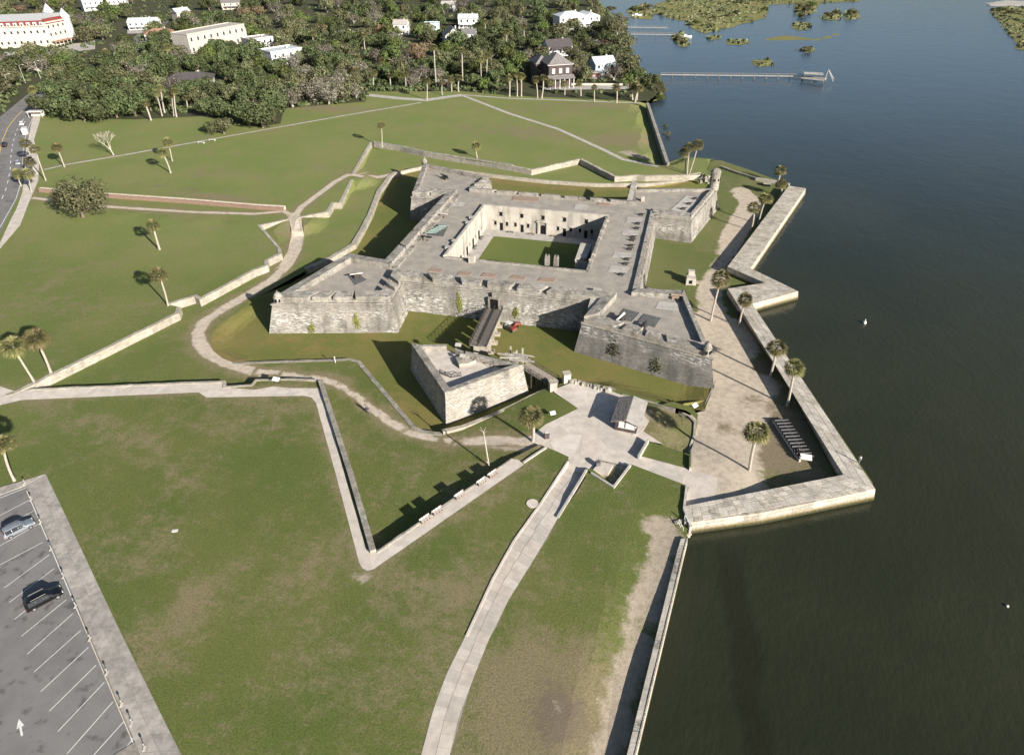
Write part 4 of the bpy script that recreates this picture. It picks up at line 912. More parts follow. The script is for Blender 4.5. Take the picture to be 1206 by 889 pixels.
for q, l in vb:
    t = thing('scupper_box', 'small dark box on the east coping of the courtyard, '+l, 'box', G(q[0], q[1], ZD), 0, 'dark boxes along the east coping of the courtyard')
    MB().box((0, 0, .3), (.9, .8, .6)).build('body', M['plaster'], t); MB().box((-.46, 0, .28), (.06, .55, .4)).build('grate', M['dark'], t)
for q, l in [((555, 258), 'northernmost'), ((551, 264), 'second from the north'), ((535, 285.5), 'third from the north'), ((527, 293), 'southernmost')]:
    t = thing('scupper_box', 'dark box against the west coping of the courtyard, '+l, 'box', G(q[0], q[1], ZD), 0, 'dark boxes along the west coping of the courtyard')
    MB().box((0, 0, .35), (1.0, 1.3, .7)).build('body', M['concd'], t); MB().box((0, 0, .73), (1.05, 1.35, .06)).build('lid', M['slab'], t)
for q, l in [((567.5, 281), 'upper'), ((560, 292), 'lower')]:
    t = thing('courtyard_bench', 'brown bench against the bright west wall of the courtyard, %s one' % l, 'bench', G(q[0], q[1], ZF), PI/2, 'benches in the courtyard')
    MB().box((0, 0, .45), (2.2, .5, .08)).build('seat', M['wood'], t)
    for x in (-.9, .9): MB().box((x, 0, .2), (.1, .45, .4)).build('leg', M['darkwood'], t)
for x, l in ((-10, 'between the first and second doors'), (-3.4, 'left of the chapel door'), (3.6, 'right of the chapel door')):
    t = thing('courtyard_bench', 'dark bench at the foot of the north courtyard wall '+l, 'bench', (x, 18.4, ZF), 0, 'benches in the courtyard')
    MB().box((0, 0, .45), (2.0, .5, .08)).build('seat', M['wood'], t)
    for xx in (-.8, .8): MB().box((xx, 0, .2), (.1, .45, .4)).build('leg', M['darkwood'], t)

# ------------------------------------------------------------------ ravelin with its two bridges
zR, zRt = 7.4, 5.7
rA, rB, rC, rD, rE = [G(x, y, zR).to_2d() for x, y in ((484, 404), (524, 463), (617, 429), (548, 412), (526, 403))]
rv = thing('ravelin', 'small pointed detached stone outwork standing in the moat before the gate', 'outwork', (rB.x, rB.y, 0)); ro = (rB.x, rB.y, 0)
RT = [rA, rB, rC, rD, rE]; RTo = RT if sum(RT[i].x*RT[(i+1) % 5].y-RT[(i+1) % 5].x*RT[i].y for i in range(5)) > 0 else RT[::-1]
RB = offset(RTo, -.55, True)
MB().loft(RB, -.5, RTo, zRt-.1, 0).build('scarp', M['ravelin'], rv, ro)
thr = {0: 1.45, 1: 1.15, 2: .8, 3: .7, 4: .8}
ri_ = offset(RTo, 0, True, ds=[thr[i] for i in range(5)])
for i in range(5):
    a, b, c, d = RTo[i], RTo[(i+1) % 5], ri_[(i+1) % 5], ri_[i]
    zt = zR if i in (0, 1) else (zR-.25 if i == 2 else zR-.5)
    if i == 3: b, c = a.lerp(b, .55), d.lerp(c, .55)
    MB().prism([a, b, c, d], zRt-.12, zt).build('parapet', M['parapet'], rv, ro)
MB().prism(ri_, zRt-.1, zRt).build('terreplein', M['conc'], rv, ro)
def rail(parent, origin, pts, h=1.0, mat='darkwood', brace=True, post=.07, step=1.9, name='railing'):
    """posts, two rails and crossed braces between posts"""
    o = MB(); pts = [Vector(p) for p in pts]
    for a, b in zip(pts[:-1], pts[1:]):
        L = (b-a).length; k = max(1, round(L/step))
        for j in range(k+1):
            p = a.lerp(b, j/k); o.tube(p, p+Vector((0, 0, h)), post, post, 5)
        for j in range(k):
            p, q = a.lerp(b, j/k), a.lerp(b, (j+1)/k)
            if brace: o.tube(p+Vector((0, 0, .1)), q+Vector((0, 0, h-.1)), .045, .045, 4, cap=False).tube(q+Vector((0, 0, .1)), p+Vector((0, 0, h-.1)), .045, .045, 4, cap=False)
        for z in (h, h*.12): o.tube(a+Vector((0, 0, z)), b+Vector((0, 0, z)), .06, .06, 4)
    return o.build(name, M[mat], parent, origin)
# main bridge
bs, be = Vector((G(582, 366, 3.4).x, gy-.5, 3.4)), G(563, 408, 5.7)
B0, B1 = Vector((bs.x, bs.y, 3.4)), Vector((be.x, be.y, 5.8)); bd_ = (B1-B0); bn = Vector((-bd_.y, bd_.x, 0)).normalized()*1.9
br = thing('timber_bridge', 'grey timber bridge with cross braced railings from the ravelin to the fort gate', 'bridge', (B0.x, B0.y, 0)); oB = (B0.x, B0.y, 0)
nb = 26
for k in range(nb):
    a, b = B0+bd_*((k+.04)/nb), B0+bd_*((k+.96)/nb)
    MB().add([a+bn, a-bn, b-bn, b+bn]+[q-Vector((0, 0, .14)) for q in (a+bn, a-bn, b-bn, b+bn)], [(0, 3, 2, 1), (4, 5, 6, 7), (0, 1, 5, 4), (1, 2, 6, 5), (2, 3, 7, 6), (3, 0, 4, 7)]).build('plank', M['wood'], br, oB)
rail(br, oB, [B0+bn, B1+bn], 1.15); rail(br, oB, [B0-bn, B1-bn], 1.15); rail(br, oB, [B0-bn*.05, B1-bn*.05], .9, brace=False)
for k in range(5):
    p = B0+bd_*((k+.7)/5.4); o = MB().box((p.x, p.y, p.z/2-.3), (3.2, .55, p.z-.3), math.atan2(bn.y, bn.x)); o.box((p.x, p.y, .35), (4.6, 1.2, .7), math.atan2(bn.y, bn.x)); o.build('pier', M['crest'], br, oB)
# bridge from ravelin to plaza
C0, C1 = G(618, 430, 5.2), G(656, 452, 2.0); C0.z, C1.z = 5.2, 1.95; cdv = C1-C0; cn = Vector((-cdv.y, cdv.x, 0)).normalized()*1.5
b2 = thing('footbridge', 'short railed timber footbridge from the plaza pillars up to the ravelin', 'bridge', (C0.x, C0.y, 0)); oC = (C0.x, C0.y, 0)
for k in range(16):
    a, b = C0+cdv*((k+.04)/16), C0+cdv*((k+.96)/16)
    MB().add([a+cn, a-cn, b-cn, b+cn]+[q-Vector((0, 0, .14)) for q in (a+cn, a-cn, b-cn, b+cn)], [(0, 3, 2, 1), (4, 5, 6, 7), (0, 1, 5, 4), (1, 2, 6, 5), (2, 3, 7, 6), (3, 0, 4, 7)]).build('plank', M['wood'], b2, oC)
rail(b2, oC, [C0+cn, C1+cn], 1.1); rail(b2, oC, [C0-cn, C1-cn], 1.1)
for k in (1, 2, 3):
    p = C0+cdv*(k/4)
    for s in (-1, 1): MB().tube((p.x+cn.x*s*.8, p.y+cn.y*s*.8, -.1), (p.x+cn.x*s*.8, p.y+cn.y*s*.8, p.z-.1), .14, .14, 7).build('pile', M['darkwood'], b2, oC)
for q, l in (((651, 459), 'pale stone gate pillar on the left of the footbridge end'), ((667, 449), 'pale stone gate pillar on the right of the footbridge end')):
    p = G(q[0], q[1], ZP-.2); t = thing('gate_pillar', l, 'pillar', p, .5, 'gate pillars of the footbridge')
    MB().box((0, 0, .8), (1.5, 1.3, 2.4)).build('shaft', M['plaster'], t); MB().box((0, 0, 2.1), (1.7, 1.5, .22)).build('cap', M['crest'], t)
# structures on the ravelin
z_ = zRt
t = thing('ramp_block', 'low stone stair block with pale top inside the ravelin', 'stair', G(544, 424, z_)); o_ = tuple(t.location)
MB().prism(GP([(541, 432), (537, 424), (549, 419), (561, 427), (552, 431)], z_), z_, z_+.7).build('stair_block', M['crest'], t, o_)
MB().prism(GP([(537, 424), (541, 432), (539, 424)], z_+.5), z_, z_+1.0).build('cheek', M['scarp'], t, o_)
rail(thing('railing', 'black timber railing in the lower corner of the ravelin', 'railing', G(530, 445, z_)), tuple(G(530, 445, z_)), [G(518, 440, z_), G(531, 449-4, z_), G(543, 443, z_)], 1.0, step=1.5)
rail(thing('railing', 'black timber railing in the upper left corner of the ravelin', 'railing', G(505, 410, z_)), tuple(G(505, 410, z_)), [G(495, 413, z_), G(517, 411, z_)], 1.1, step=1.5)
rail(thing('railing', 'dark railing beside the stair on the right of the ravelin', 'railing', G(575, 430, z_)), tuple(G(575, 430, z_)), [G(558, 428, z_), G(566, 424, z_), G(585, 430, z_), G(578, 434, z_)], 1.2, step=1.6)
def wayside(label, px, z, rz=0, s=1.0, mat='white', h=1.0, name='information_panel', legs='darkwood', group=None):
    t = thing(name, label, 'sign', G(px[0], px[1], z), rz, group); t0 = MB()
    for x in (-.5, .5): MB().box((x*s, 0, h*.5), (.08, .08, h)).build('leg', M[legs], t)
    MB().loft([(-.8*s, -.45*s), (.8*s, -.45*s), (.8*s, .45*s), (-.8*s, .45*s)], [h-.15, h-.15, h+.25, h+.25], [(-.8*s, -.45*s), (.8*s, -.45*s), (.8*s, .45*s), (-.8*s, .45*s)], [h-.08, h-.08, h+.32, h+.32]).build('panel', M[mat], t)
    return t
wayside('white sign at the ravelin end of the timber bridge', (540, 411), z_+.3, 0, .85, 'slab')
wayside('white sign standing on the stair block inside the ravelin', (545, 424), z_+.7, 0, .7, 'slab')
# weathered timber stack on the ravelin's right shoulder
t = thing('timber_stack', 'pile of pale weathered planks and beams on the right shoulder of the ravelin', 'timber', G(607, 425, 6.3)); o_ = tuple(t.location)
for k in range(9):
    p = G(597+k*2.6, 418+(k % 3)*3.2, 6.4+.15*(k % 2)); MB().box(tuple(p), (3.2+random.random(), .35, .22), R(random.uniform(-25, 25))).build('beam', M['plaster'], t, o_)
for q in ((617, 418), (617, 424)):
    p = G(q[0], q[1], 6.5); MB().box((p.x+.6, p.y, p.z), (3.4, .22, .2), R(-6)).build('beam', M['plaster'], t, o_)
for q in ((601, 426), (608, 431), (615, 428)):
    p = G(q[0], q[1], 2.5); MB().box((p.x, p.y+.4, 3.1), (.3, .3, 6.2)).build('post', M['plaster'], t, o_)

# ------------------------------------------------------------------ things on the ground round the fort
def vine(label, px, zc, h, wd, mat, n=260):
    # rooted on the wall face: march from the foot of the ray to the batter of the wall
    best = None
    for k in range(400):
        z = k*.02; p = G(px[0], px[1], z); q = p.to_2d()
        for i in range(n20):
            a, b = BOT[i].lerp(CORD[i], z/bodyz), BOT[(i+1) % n20].lerp(CORD[(i+1) % n20], z/bodyz)
            L = (b-a).length; t = (q-a).dot(b-a)/L
            if 0 < t < L:
                d = abs((b-a).x*(q-a).y-(b-a).y*(q-a).x)/L
                if best is None or d < best[0]: best = (d, i, t/L, z)
    _, i, f, z = best
    zc = z
    def at(u, z, o):
        a, b = BOT[i].lerp(CORD[i], z/bodyz), BOT[(i+1) % n20].lerp(CORD[(i+1) % n20], z/bodyz)
        d = (b-a).normalized(); nn = Vector((d.y, -d.x)); p = a.lerp(b, f)+d*u+nn*o; return Vector((p.x, p.y, z))
    t = thing('wall_plant', label, 'plant', at(0, max(0, zc-h/2), 0)); mb = MB()
    for _ in range(n):
        v = random.gauss(0, .45); u = random.gauss(0, .3)*wd*(1-.4*v); z = min(max(zc+v*h*.5, .1), 7.0); o = abs(random.gauss(.05, .12))
        c = at(u, z, o); s_ = random.uniform(.08, .2); a = Vector((random.uniform(-1, 1), random.uniform(-1, 1), random.uniform(-1, 1))).normalized(); b = a.orthogonal().normalized()
        mb.add([c+a*s_, c+b*s_, c-a*s_, c-b*s_], [(0, 1, 2, 3)])
    mb.build('foliage', M[mat], t, tuple(t.location))
    st = MB(); a = at(0, max(.05, zc-h*.5), .03)
    for k in range(5):
        b = at(random.uniform(-.1, .1), min(7, zc-h*.5+h*(k+1)/6), .04); st.tube(a, b, .035, .03, 4, cap=False); a = b
    st.build('stem', M['bark'], t, tuple(t.location))
vine('small yellow green plant growing on the middle of the south west bastion wall', (367, 386), 3, 2.6, 1.3, 'vine', 170)
vine('taller yellow green plant on the right part of the south west bastion wall', (420, 378), 3, 4.0, 1.2, 'vine', 220)
vine('tall yellow green plant on the curtain wall left of the gate', (541, 356), 3, 5.4, 1.2, 'vine', 300)
vine('yellow green plant on the curtain wall right of the gate', (607, 368), 3, 3.4, 1.1, 'vine', 170)
vine('pale brown dry plant on the left of the south east bastion wall', (723, 411), 3, 3.8, 2.0, 'vined', 240)
vine('dark dry plant low on the middle of the south east bastion wall', (773, 430), 2.4, 3.0, 1.6, 'vined', 300)
# ticket kiosk
kz = ZP; k0, k1 = G(724, 506, kz), G(749, 511, kz); kd = (k1-k0); kw = kd.length; kd.normalize(); kn = Vector((-kd.y, kd.x, 0)); KD = 6.6
kt = thing('ticket_kiosk', 'small dark kiosk with shingled gable roof and two white windows on the plaza', 'kiosk', k0+kd*kw/2); kt.rotation_euler = (0, 0, math.atan2(kd.y, kd.x))
W2 = kw/2
MB().box((0, KD/2, 1.25), (kw, KD, 2.5)).add([(-W2, 0, 2.5), (W2, 0, 2.5), (0, 0, 3.1)], [(0, 1, 2)]).add([(-W2, KD, 2.5), (W2, KD, 2.5), (0, KD, 3.1)], [(0, 2, 1)]).build('wall', M['brownwall'], kt)
for s in (-1, 1):
    rf = MB(); e = .75; rows = 12
    a, b = Vector((s*(W2+e), 0, 2.5-e*.6/W2)), Vector((0, 0, 3.18)); sl = (b-a)
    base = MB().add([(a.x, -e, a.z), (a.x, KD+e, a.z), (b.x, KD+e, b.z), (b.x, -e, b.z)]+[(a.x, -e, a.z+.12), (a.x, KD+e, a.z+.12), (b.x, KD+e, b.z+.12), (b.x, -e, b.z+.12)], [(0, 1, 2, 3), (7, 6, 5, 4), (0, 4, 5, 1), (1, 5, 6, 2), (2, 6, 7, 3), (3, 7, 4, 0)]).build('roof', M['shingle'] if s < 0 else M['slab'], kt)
    sh = MB()
    for r in range(rows):
        p, q = a+sl*(r/rows), a+sl*((r+1.1)/rows); k = 16
        for j in range(k):
            y0, y1 = -e+(KD+2*e)*(j+.03)/k, -e+(KD+2*e)*(j+.97)/k; h = .15+random.uniform(0, .03)
            sh.add([(p.x, y0, p.z+h+.04), (p.x, y1, p.z+h+.04), (q.x, y1, q.z+h), (q.x, y0, q.z+h), (p.x, y0, p.z+.12), (p.x, y1, p.z+.12)], [(0, 1, 2, 3), (4, 5, 1, 0)])
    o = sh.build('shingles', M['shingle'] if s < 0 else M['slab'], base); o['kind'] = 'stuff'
for x, wd in ((-W2*.42, 1.05), (W2*.38, 1.7)):
    o = MB().box((x, -.06, 1.65), (wd, .12, 1.25)).build('window', M['white'], kt); MB().box((x, -.1, .98), (wd+.2, .3, .08)).build('counter', M['white'], o)
MB().box((W2*.9, -.05, 1.6), (.25, .1, .5)).build('notice', M['white'], kt)
# pale apron right of the kiosk, sanded
rf = MB().prism(GP([(757, 478), (760, 504), (752, 511), (744, 514), (752, 476)], ZP), ZP-.1, ZP+.04).build('kiosk_apron', M['conc']); tag(rf, kind='structure')
# information panels, bins and signs
wayside('white information panel at the corner of the moat turf and sandy ground', (818, 482), ZP-.2, .9, .8, h=.9)
wayside('white information panel on the palm lawn beside the plaza', (651, 491), ZP, .6, .7, h=.9)
wayside('white sign at the right end of the cannon row', (948, 543), ZE+.0, 0, 1.25, h=.9)
wayside('dark backed panel near the water battery palm', (868, 373), ZE, .9, .8, 'darkslab', h=1.0)
wayside('white and dark notice boards on the raised step of the stone walkway', (326, 451), ZO, 0, 1.0, h=.9)
t = thing('entrance_sign', 'small dark red sign post casting a shadow at the left of the plaza', 'sign', G(644, 516, ZP), .4)
MB().box((0, 0, .7), (.9, .5, 1.4)).build('board', M['brownwall'], t); MB().box((0, 0, 1.43), (.8, .45, .08)).build('top', M['white'], t)
t = thing('exhibit_plinth', 'pale flat stone exhibit with a dark box in the walled corner south of the plaza', 'plinth', G(712, 555, ZP)); o_ = tuple(t.location)
MB().prism(GP([(698, 555), (706, 545), (722, 549), (716, 560)], ZP), ZP-.1, ZP+.35).build('slab', M['conc'], t, o_)
p = G(704, 549, ZP); MB().box((p.x, p.y, ZP+.7), (.8, .8, .8), .4).build('box', M['darkslab'], t, o_)
t = thing('white_post', 'thin white post on the lawn behind the kiosk', 'post', G(756, 481, ZP)); MB().tube((0, 0, 0), (0, 0, 1.4), .09).build('shaft', M['white'], t); MB().box((0, 0, 1.45), (.25, .25, .12)).build('cap', M['white'], t)
t = thing('white_post', 'white post standing on the moat edge below the south west bastion', 'post', G(395, 427, ZC)); MB().tube((0, 0, 0), (0, 0, 1.4), .09).build('shaft', M['white'], t); MB().box((0, 0, 1.45), (.3, .25, .2)).build('cap', M['white'], t)
t = thing('manhole', 'round grey ringed drain cover beside the kerb of the curved path', 'drain cover', G(627, 593, ZO)); MB().lathe((0, 0, 0), [(1.0, -.1), (1.0, .12), (.82, .12)], 24).build('ring', M['conc'], t); MB().lathe((0, 0, 0), [(.8, 0), (.8, .07)], 24).build('lid', M['concd'], t)
t = thing('litter', 'pale flat plate lying alone on the lower left lawn', 'plate', G(206, 625, ZO)); MB().box((0, 0, .04), (.9, .55, .08), .4).build('plate', M['white'], t)
# stones along the plaza edge
t = thing('rubble_wall', 'ragged low stone wall with dark gaps along the back of the plaza', 'wall', G(695, 455, ZP)); o_ = tuple(t.location)
P = GP([(672, 449), (690, 453), (705, 458), (720, 461)], ZP)
for k in range(22):
    q = resample(P, [k/22+.02])[0]; s_ = random.uniform(.5, .95); MB().box((q.x+random.uniform(-.25, .25), q.y+random.uniform(-.35, .35), ZP+s_*.3), (s_, s_*.8, s_*random.uniform(.6, 1.1)), random.random()*3, 0, .8).build('stone', M[random.choice(['crest', 'scarp', 'plaster'])], t, o_)
# benches on the pointed walkway, with rust brown legs
BP = GP([(449, 644), (600, 541)], ZO); bdv = (BP[1]-BP[0]).normalized(); ang = math.atan2(bdv.y, bdv.x)
b0 = thing('walkway_bench', 'leftmost white topped bench on the pointed walkway', 'bench', G(501, 613, ZO), ang, 'white topped benches on the pointed walkway')
MB().box((0, .35, .62), (2.3, .10, .75)).build('backrest', M['white'], b0); MB().box((0, 0, .48), (2.3, .55, .08)).build('seat', M['slab'], b0)
for x in (-.95, -.32, .32, .95): MB().box((x, 0, .24), (.16, .6, .46)).box((x, .3, .7), (.14, .08, .9)).build('leg', M['rust'], b0)
for x in (-1.1,): MB().box((x, -.1, .5), (.1, .5, .5)).build('armrest', M['darkwood'], b0)
b0.scale = (.88, .8, .85)
for q, l in (((515.5, 603.5), 'second bench from the left on the pointed walkway, close beside the first'), ((541.5, 585), 'lone middle bench of the five on the pointed walkway'), ((567.5, 569), 'fourth bench from the left on the pointed walkway'), ((580.5, 560), 'rightmost bench on the pointed walkway, behind the bare pole')): dup(b0, G(q[0], q[1], ZO), None, l)
# cannon barrels on their long skid in the sandy ground
t = thing('gun_skid', 'long pale concrete skid holding a row of dark cannon barrels', 'skid', G(930, 520, ZE)); o_ = tuple(t.location)
g0, g1 = G(911, 496, ZE+.2), G(942, 543, ZE+.2); gd = (g1-g0); gn = Vector((-gd.y, gd.x, 0)).normalized(); gn = gn if gn.x > 0 else -gn
for s_ in (0, 1.7):
    a, b = g0+gn*s_, g1+gn*s_; mid = (a+b)/2; MB().box((mid.x, mid.y, ZE+.25), (.35, gd.length, .5), math.atan2(gd.y, gd.x)-PI/2).build('beam', M['conc'], t, o_)
for k in range(12):
    p = g0+gd*((k+.5)/12); a = p-gn*.2; b = p+gn*2.5; o = thing('cannon_barrel', 'dark cannon barrel lying on the long skid, %s from its upper end' % ['first', 'second', 'third', 'fourth', 'fifth', 'sixth', 'seventh', 'eighth', 'ninth', 'tenth', 'eleventh', 'twelfth'][k], 'cannon', (p.x, p.y, ZE+.5), 0, 'row of cannon barrels on the skid')
    oo = tuple(o.location); MB().tube((a.x, a.y, ZE+.78), (b.x, b.y, ZE+.72), .30, .2, 9).build('barrel', M['iron'], o, oo); MB().tube((b.x, b.y, ZE+.72), (b.x+gn.x*.15, b.y+gn.y*.15, ZE+.72), .26, .26, 9).build('muzzle', M['iron'], o, oo)
# hot shot furnace
t = thing('shot_furnace', 'white rendered hot shot furnace with stepped chimney on the grass east of the fort', 'furnace', G(813, 333, ZE), .1)
MB().box((0, 0, 1.0), (2.6, 3.0, 2.0), 0, 0, .92).build('body', M['plaster'], t); MB().box((0, .9, 2.4), (1.5, 1.2, 1.2)).box((0, .9, 3.05), (1.7, 1.4, .2)).build('chimney', M['plaster'], t); MB().box((-.1, -1.45, .9), (.8, .2, .9)).build('mouth', M['dark'], t)
MB().box((1.9, .1, .2), (1.6, 1.0, .4)).build('step', M['crest'], t)
# stairs with rails down to the lower sea wall
t = thing('stone_steps', 'pale steps with rails at the left end of the big sea wall', 'steps', G(805, 622, 2.0)); o_ = tuple(t.location)
for k in range(5):
    p = G(800+k*2.2, 613+k*3.6, 3.0-.3*k); MB().box((p.x, p.y, 2.75-.32*k), (1.6, .55, .3), .5).build('step', M['crest'], t, o_)
rail(t, o_, [G(799, 616, 2.6), G(804, 627, 2.2)], .9, 'white', False, .05, 1.0); rail(t, o_, [G(806, 611, 3.0), G(812, 622, 2.4)], .9, 'white', False, .05, 1.0)

# ------------------------------------------------------------------ cars
def car(label, loc, rz, body, group=None, L=4.8, W_=1.9, H=1.65, cat='car', name='parked_car', estate=True):
    t = thing(name, label, cat, loc, rz, group)
    # stations along x: (x, belt height, roof height, half width at belt, half width at roof, floor)
    h, r = H*.56, H
    if estate: stn = [(-.5, .5, .62, .78, .7), (-.485, h*.9, h*1.02, .93, .8), (-.45, h, h*1.08, .97, .82), (-.40, h, r*.97, .98, .74), (-.2, h, r, 1, .76), (0.0, h, r*.995, 1, .76), (.12, h, r*.94, 1, .74), (.24, h*.99, h*1.07, .99, .84), (.36, h*.9, h*.97, .97, .8), (.46, h*.78, h*.84, .9, .72), (.5, .5, .56, .72, .6)]
    vs = []; fl = .28
    for x, b, rf, wb, wr in stn:
        X = x*L; w0, w1 = wb*W_/2, wr*W_/2
        vs += [(X, -w0*.92, fl), (X, -w0, (fl+b)*.5), (X, -w0*.97, b), (X, -w1, rf-.04*(rf > b+.2)), (X, -w1*.55, rf+.03), (X, w1*.55, rf+.03), (X, w1, rf-.04*(rf > b+.2)), (X, w0*.97, b), (X, w0, (fl+b)*.5), (X, w0*.92, fl)]
    n = 10; fs = []
    for i in range(len(stn)-1):
        for j in range(n): fs.append((i*n+j, i*n+(j+1) % n, (i+1)*n+(j+1) % n, (i+1)*n+j))
    fs += [tuple(range(n-1, -1, -1)), tuple((len(stn)-1)*n+j for j in range(n))]; fs = [f[::-1] for f in fs]
    MB().add(vs, fs).build('body', M[body], t, smooth=True)
    def pan(idx, name):   # glass panes proud of the body
        q = [Vector(p) for p in idx]; c = sum(q, Vector())/len(q); nrm = (q[1]-q[0]).cross(q[2]-q[0]).normalized()
        if nrm.dot(c-Vector((0, 0, H*.5))) < 0: nrm = -nrm; q = q[::-1]
        q = [c+(p-c)*.955+nrm*.02 for p in q]; MB().add(q, [tuple(range(len(q)))]).build(name, M['glass'], t)
    g = lambda i, j: vs[i*n+j]
    for s_ in (0, 1):
        J = (2, 3) if s_ == 0 else (7, 6)
        for a, b in ((3, 4), (4, 5), (5, 6)): pan([g(a, J[0]), g(b, J[0]), g(b, J[1]), g(a, J[1])], 'side_window')
        pan([g(6, J[0]), g(7, J[0]), g(7, J[1]), g(6, J[1])], 'side_window')
    pan([g(6, 3), g(7, 3), g(7, 6), g(6, 6)], 'windscreen'); pan([g(2, 3), g(3, 3), g(3, 6), g(2, 6)], 'rear_window')
    for x in (-.31*L, .32*L):
        for s_ in (-1, 1):
            wh = MB().tube((x, s_*(W_/2-.22), .34), (x, s_*(W_/2+.01), .34), .34, .34, 16).build('wheel', M['rubber'], t); MB().tube((x, s_*(W_/2), .34), (x, s_*(W_/2+.025), .34), .2, .2, 10).build('rim', M['chrome'], wh)
    for s_ in (-1, 1):
        MB().box((.475*L, s_*W_*.34, .68), (.16, .32, .16)).build('headlight', M['white'], t); MB().box((-.485*L, s_*W_*.4, .85), (.12, .2, .25)).build('tail_light', M['redpaint'], t)
        MB().box((.17*L, s_*(W_/2+.08), h+.05), (.16, .2, .14)).build('mirror', M[body], t); MB().tube((-.3*L, s_*W_*.33, H+.06), (.1*L, s_*W_*.33, H+.05), .025, .025, 5).build('roof_rail', M['slab'] if body != 'silver' else M['black'], t)
    MB().box((.49*L, 0, .45), (.1, W_*.6, .2)).build('grille', M['rubber'], t)
    return t
ca = G(37, 588, ZO); cb = G(-10, 612, ZO)
def cangle(a, b, z=ZO): A, B = G(*a, z), G(*b, z); return math.atan2((B-A).y, (B-A).x)
def cmid(a, b, z): A, B = G(*a, z), G(*b, z); return (A+B)/2
car('silver estate car parked nose in near the top of the car park', cmid((5, 633), (41, 617), ZO-.12), cangle((5, 632), (41, 614)), 'silver', L=4.6)
car('shiny black estate car with roof rails parked below the silver car', cmid((32, 717), (74, 698), ZO-.12), cangle((32, 716), (74, 694)), 'black', L=4.9, W_=1.95, H=1.75)
for q, d, bod, l in [((6, 172), ((6, 175), (9, 165)), 'black', 'dark car driving down the left lane of the road'), ((27, 147), ((27, 150), (33, 142)), 'whitecar', 'white car on the road behind the white van'), ((37, 125), ((35, 128), (42, 121)), 'black', 'black car in tree shade at the top of the road'), ((22, 193), ((21, 197), (23, 187)), 'silver', 'silver car on the road under the roadside palms'), ((40, 118), ((38, 121), (44, 115)), 'redcar', 'dark red car farthest up the road'), ((121, 84), ((118, 85), (126, 81)), 'silver', 'silver car on the street past the yellow hotel'),
                    ((706, 94), ((700, 94), (712, 94)), 'whitecar', 'white car parked beside the small red shed'), ((46, 62), ((42, 63), (52, 62)), 'whitecar', 'white car parked below the yellow hotel front')]:
    car(l, G(*q, ZO-.12), cangle(*d), bod, 'cars on the road', name='car')
t = thing('delivery_van', 'white box van on the road near the pavement', 'van', G(31, 158, ZO-.12), cangle((29, 163), (32, 152)))
MB().box((-.6, 0, 1.55), (4.0, 2.1, 2.4)).build('box', M['white'], t); MB().box((2.1, 0, 1.15), (1.5, 1.95, 1.6), 0, 0, .85).build('cab', M['whitecar'], t); MB().box((2.75, 0, 1.5), (.3, 1.6, .6)).build('windscreen', M['glass'], t)
for x in (-1.7, 1.9):
    for s_ in (-1, 1): MB().tube((x, s_*.8, .4), (x, s_*1.06, .4), .4, .4, 12).build('wheel', M['rubber'], t)
t = thing('bus_shelter', 'white roofed roadside shelter beside the pavement at the tree edge', 'shelter', G(44, 138, ZO), .3)
MB().box((0, 0, 2.6), (7, 3.2, .25)).build('roof', M['white'], t); MB().box((0, 1.3, 1.25), (6.4, .12, 2.4)).build('back', M['cream'], t)
for x in (-3, 3): MB().box((x, -1.3, 1.25), (.15, .15, 2.5)).build('post', M['white'], t)
# utility cart by the gate
t = thing('utility_cart', 'white and red utility cart on the moat turf right of the gate', 'cart', G(601, 389, 0), 2.6)
MB().box((0, 0, .55), (3.0, 1.35, .35)).build('chassis', M['darkslab'], t); MB().box((.6, 0, .9), (1.0, 1.2, .4)).build('seat', M['darkslab'], t); MB().box((-.95, 0, .95), (1.1, 1.3, .45)).build('bed', M['redpaint'], t); MB().box((.5, 0, 2.0), (1.6, 1.4, .1)).build('roof', M['white'], t); MB().box((1.35, 0, .8), (.4, 1.2, .5)).build('hood', M['white'], t)
for x in (-.1, 1.15):
    for s_ in (-1, 1): MB().tube((x, s_*.6, .7), (x, s_*.62, 2.0), .04, .04, 5).build('post', M['iron'], t)
for x in (-1, 1.1):
    for s_ in (-1, 1): MB().tube((x, s_*.5, .3), (x, s_*.72, .3), .3, .3, 12).build('wheel', M['rubber'], t)
t = thing('garden_trailer', 'small dark trailer with orange load beside the utility cart', 'trailer', G(609, 384, 0), .5)
MB().box((0, 0, .5), (1.8, 1.2, .3)).build('bed', M['redpaint'], t); MB().box((0, 0, .8), (1.2, .8, .35)).build('load', M['rust'], t)
for s_ in (-1, 1): MB().tube((0, s_*.6, .3), (0, s_*.75, .3), .3, .3, 12).build('wheel', M['rubber'], t)

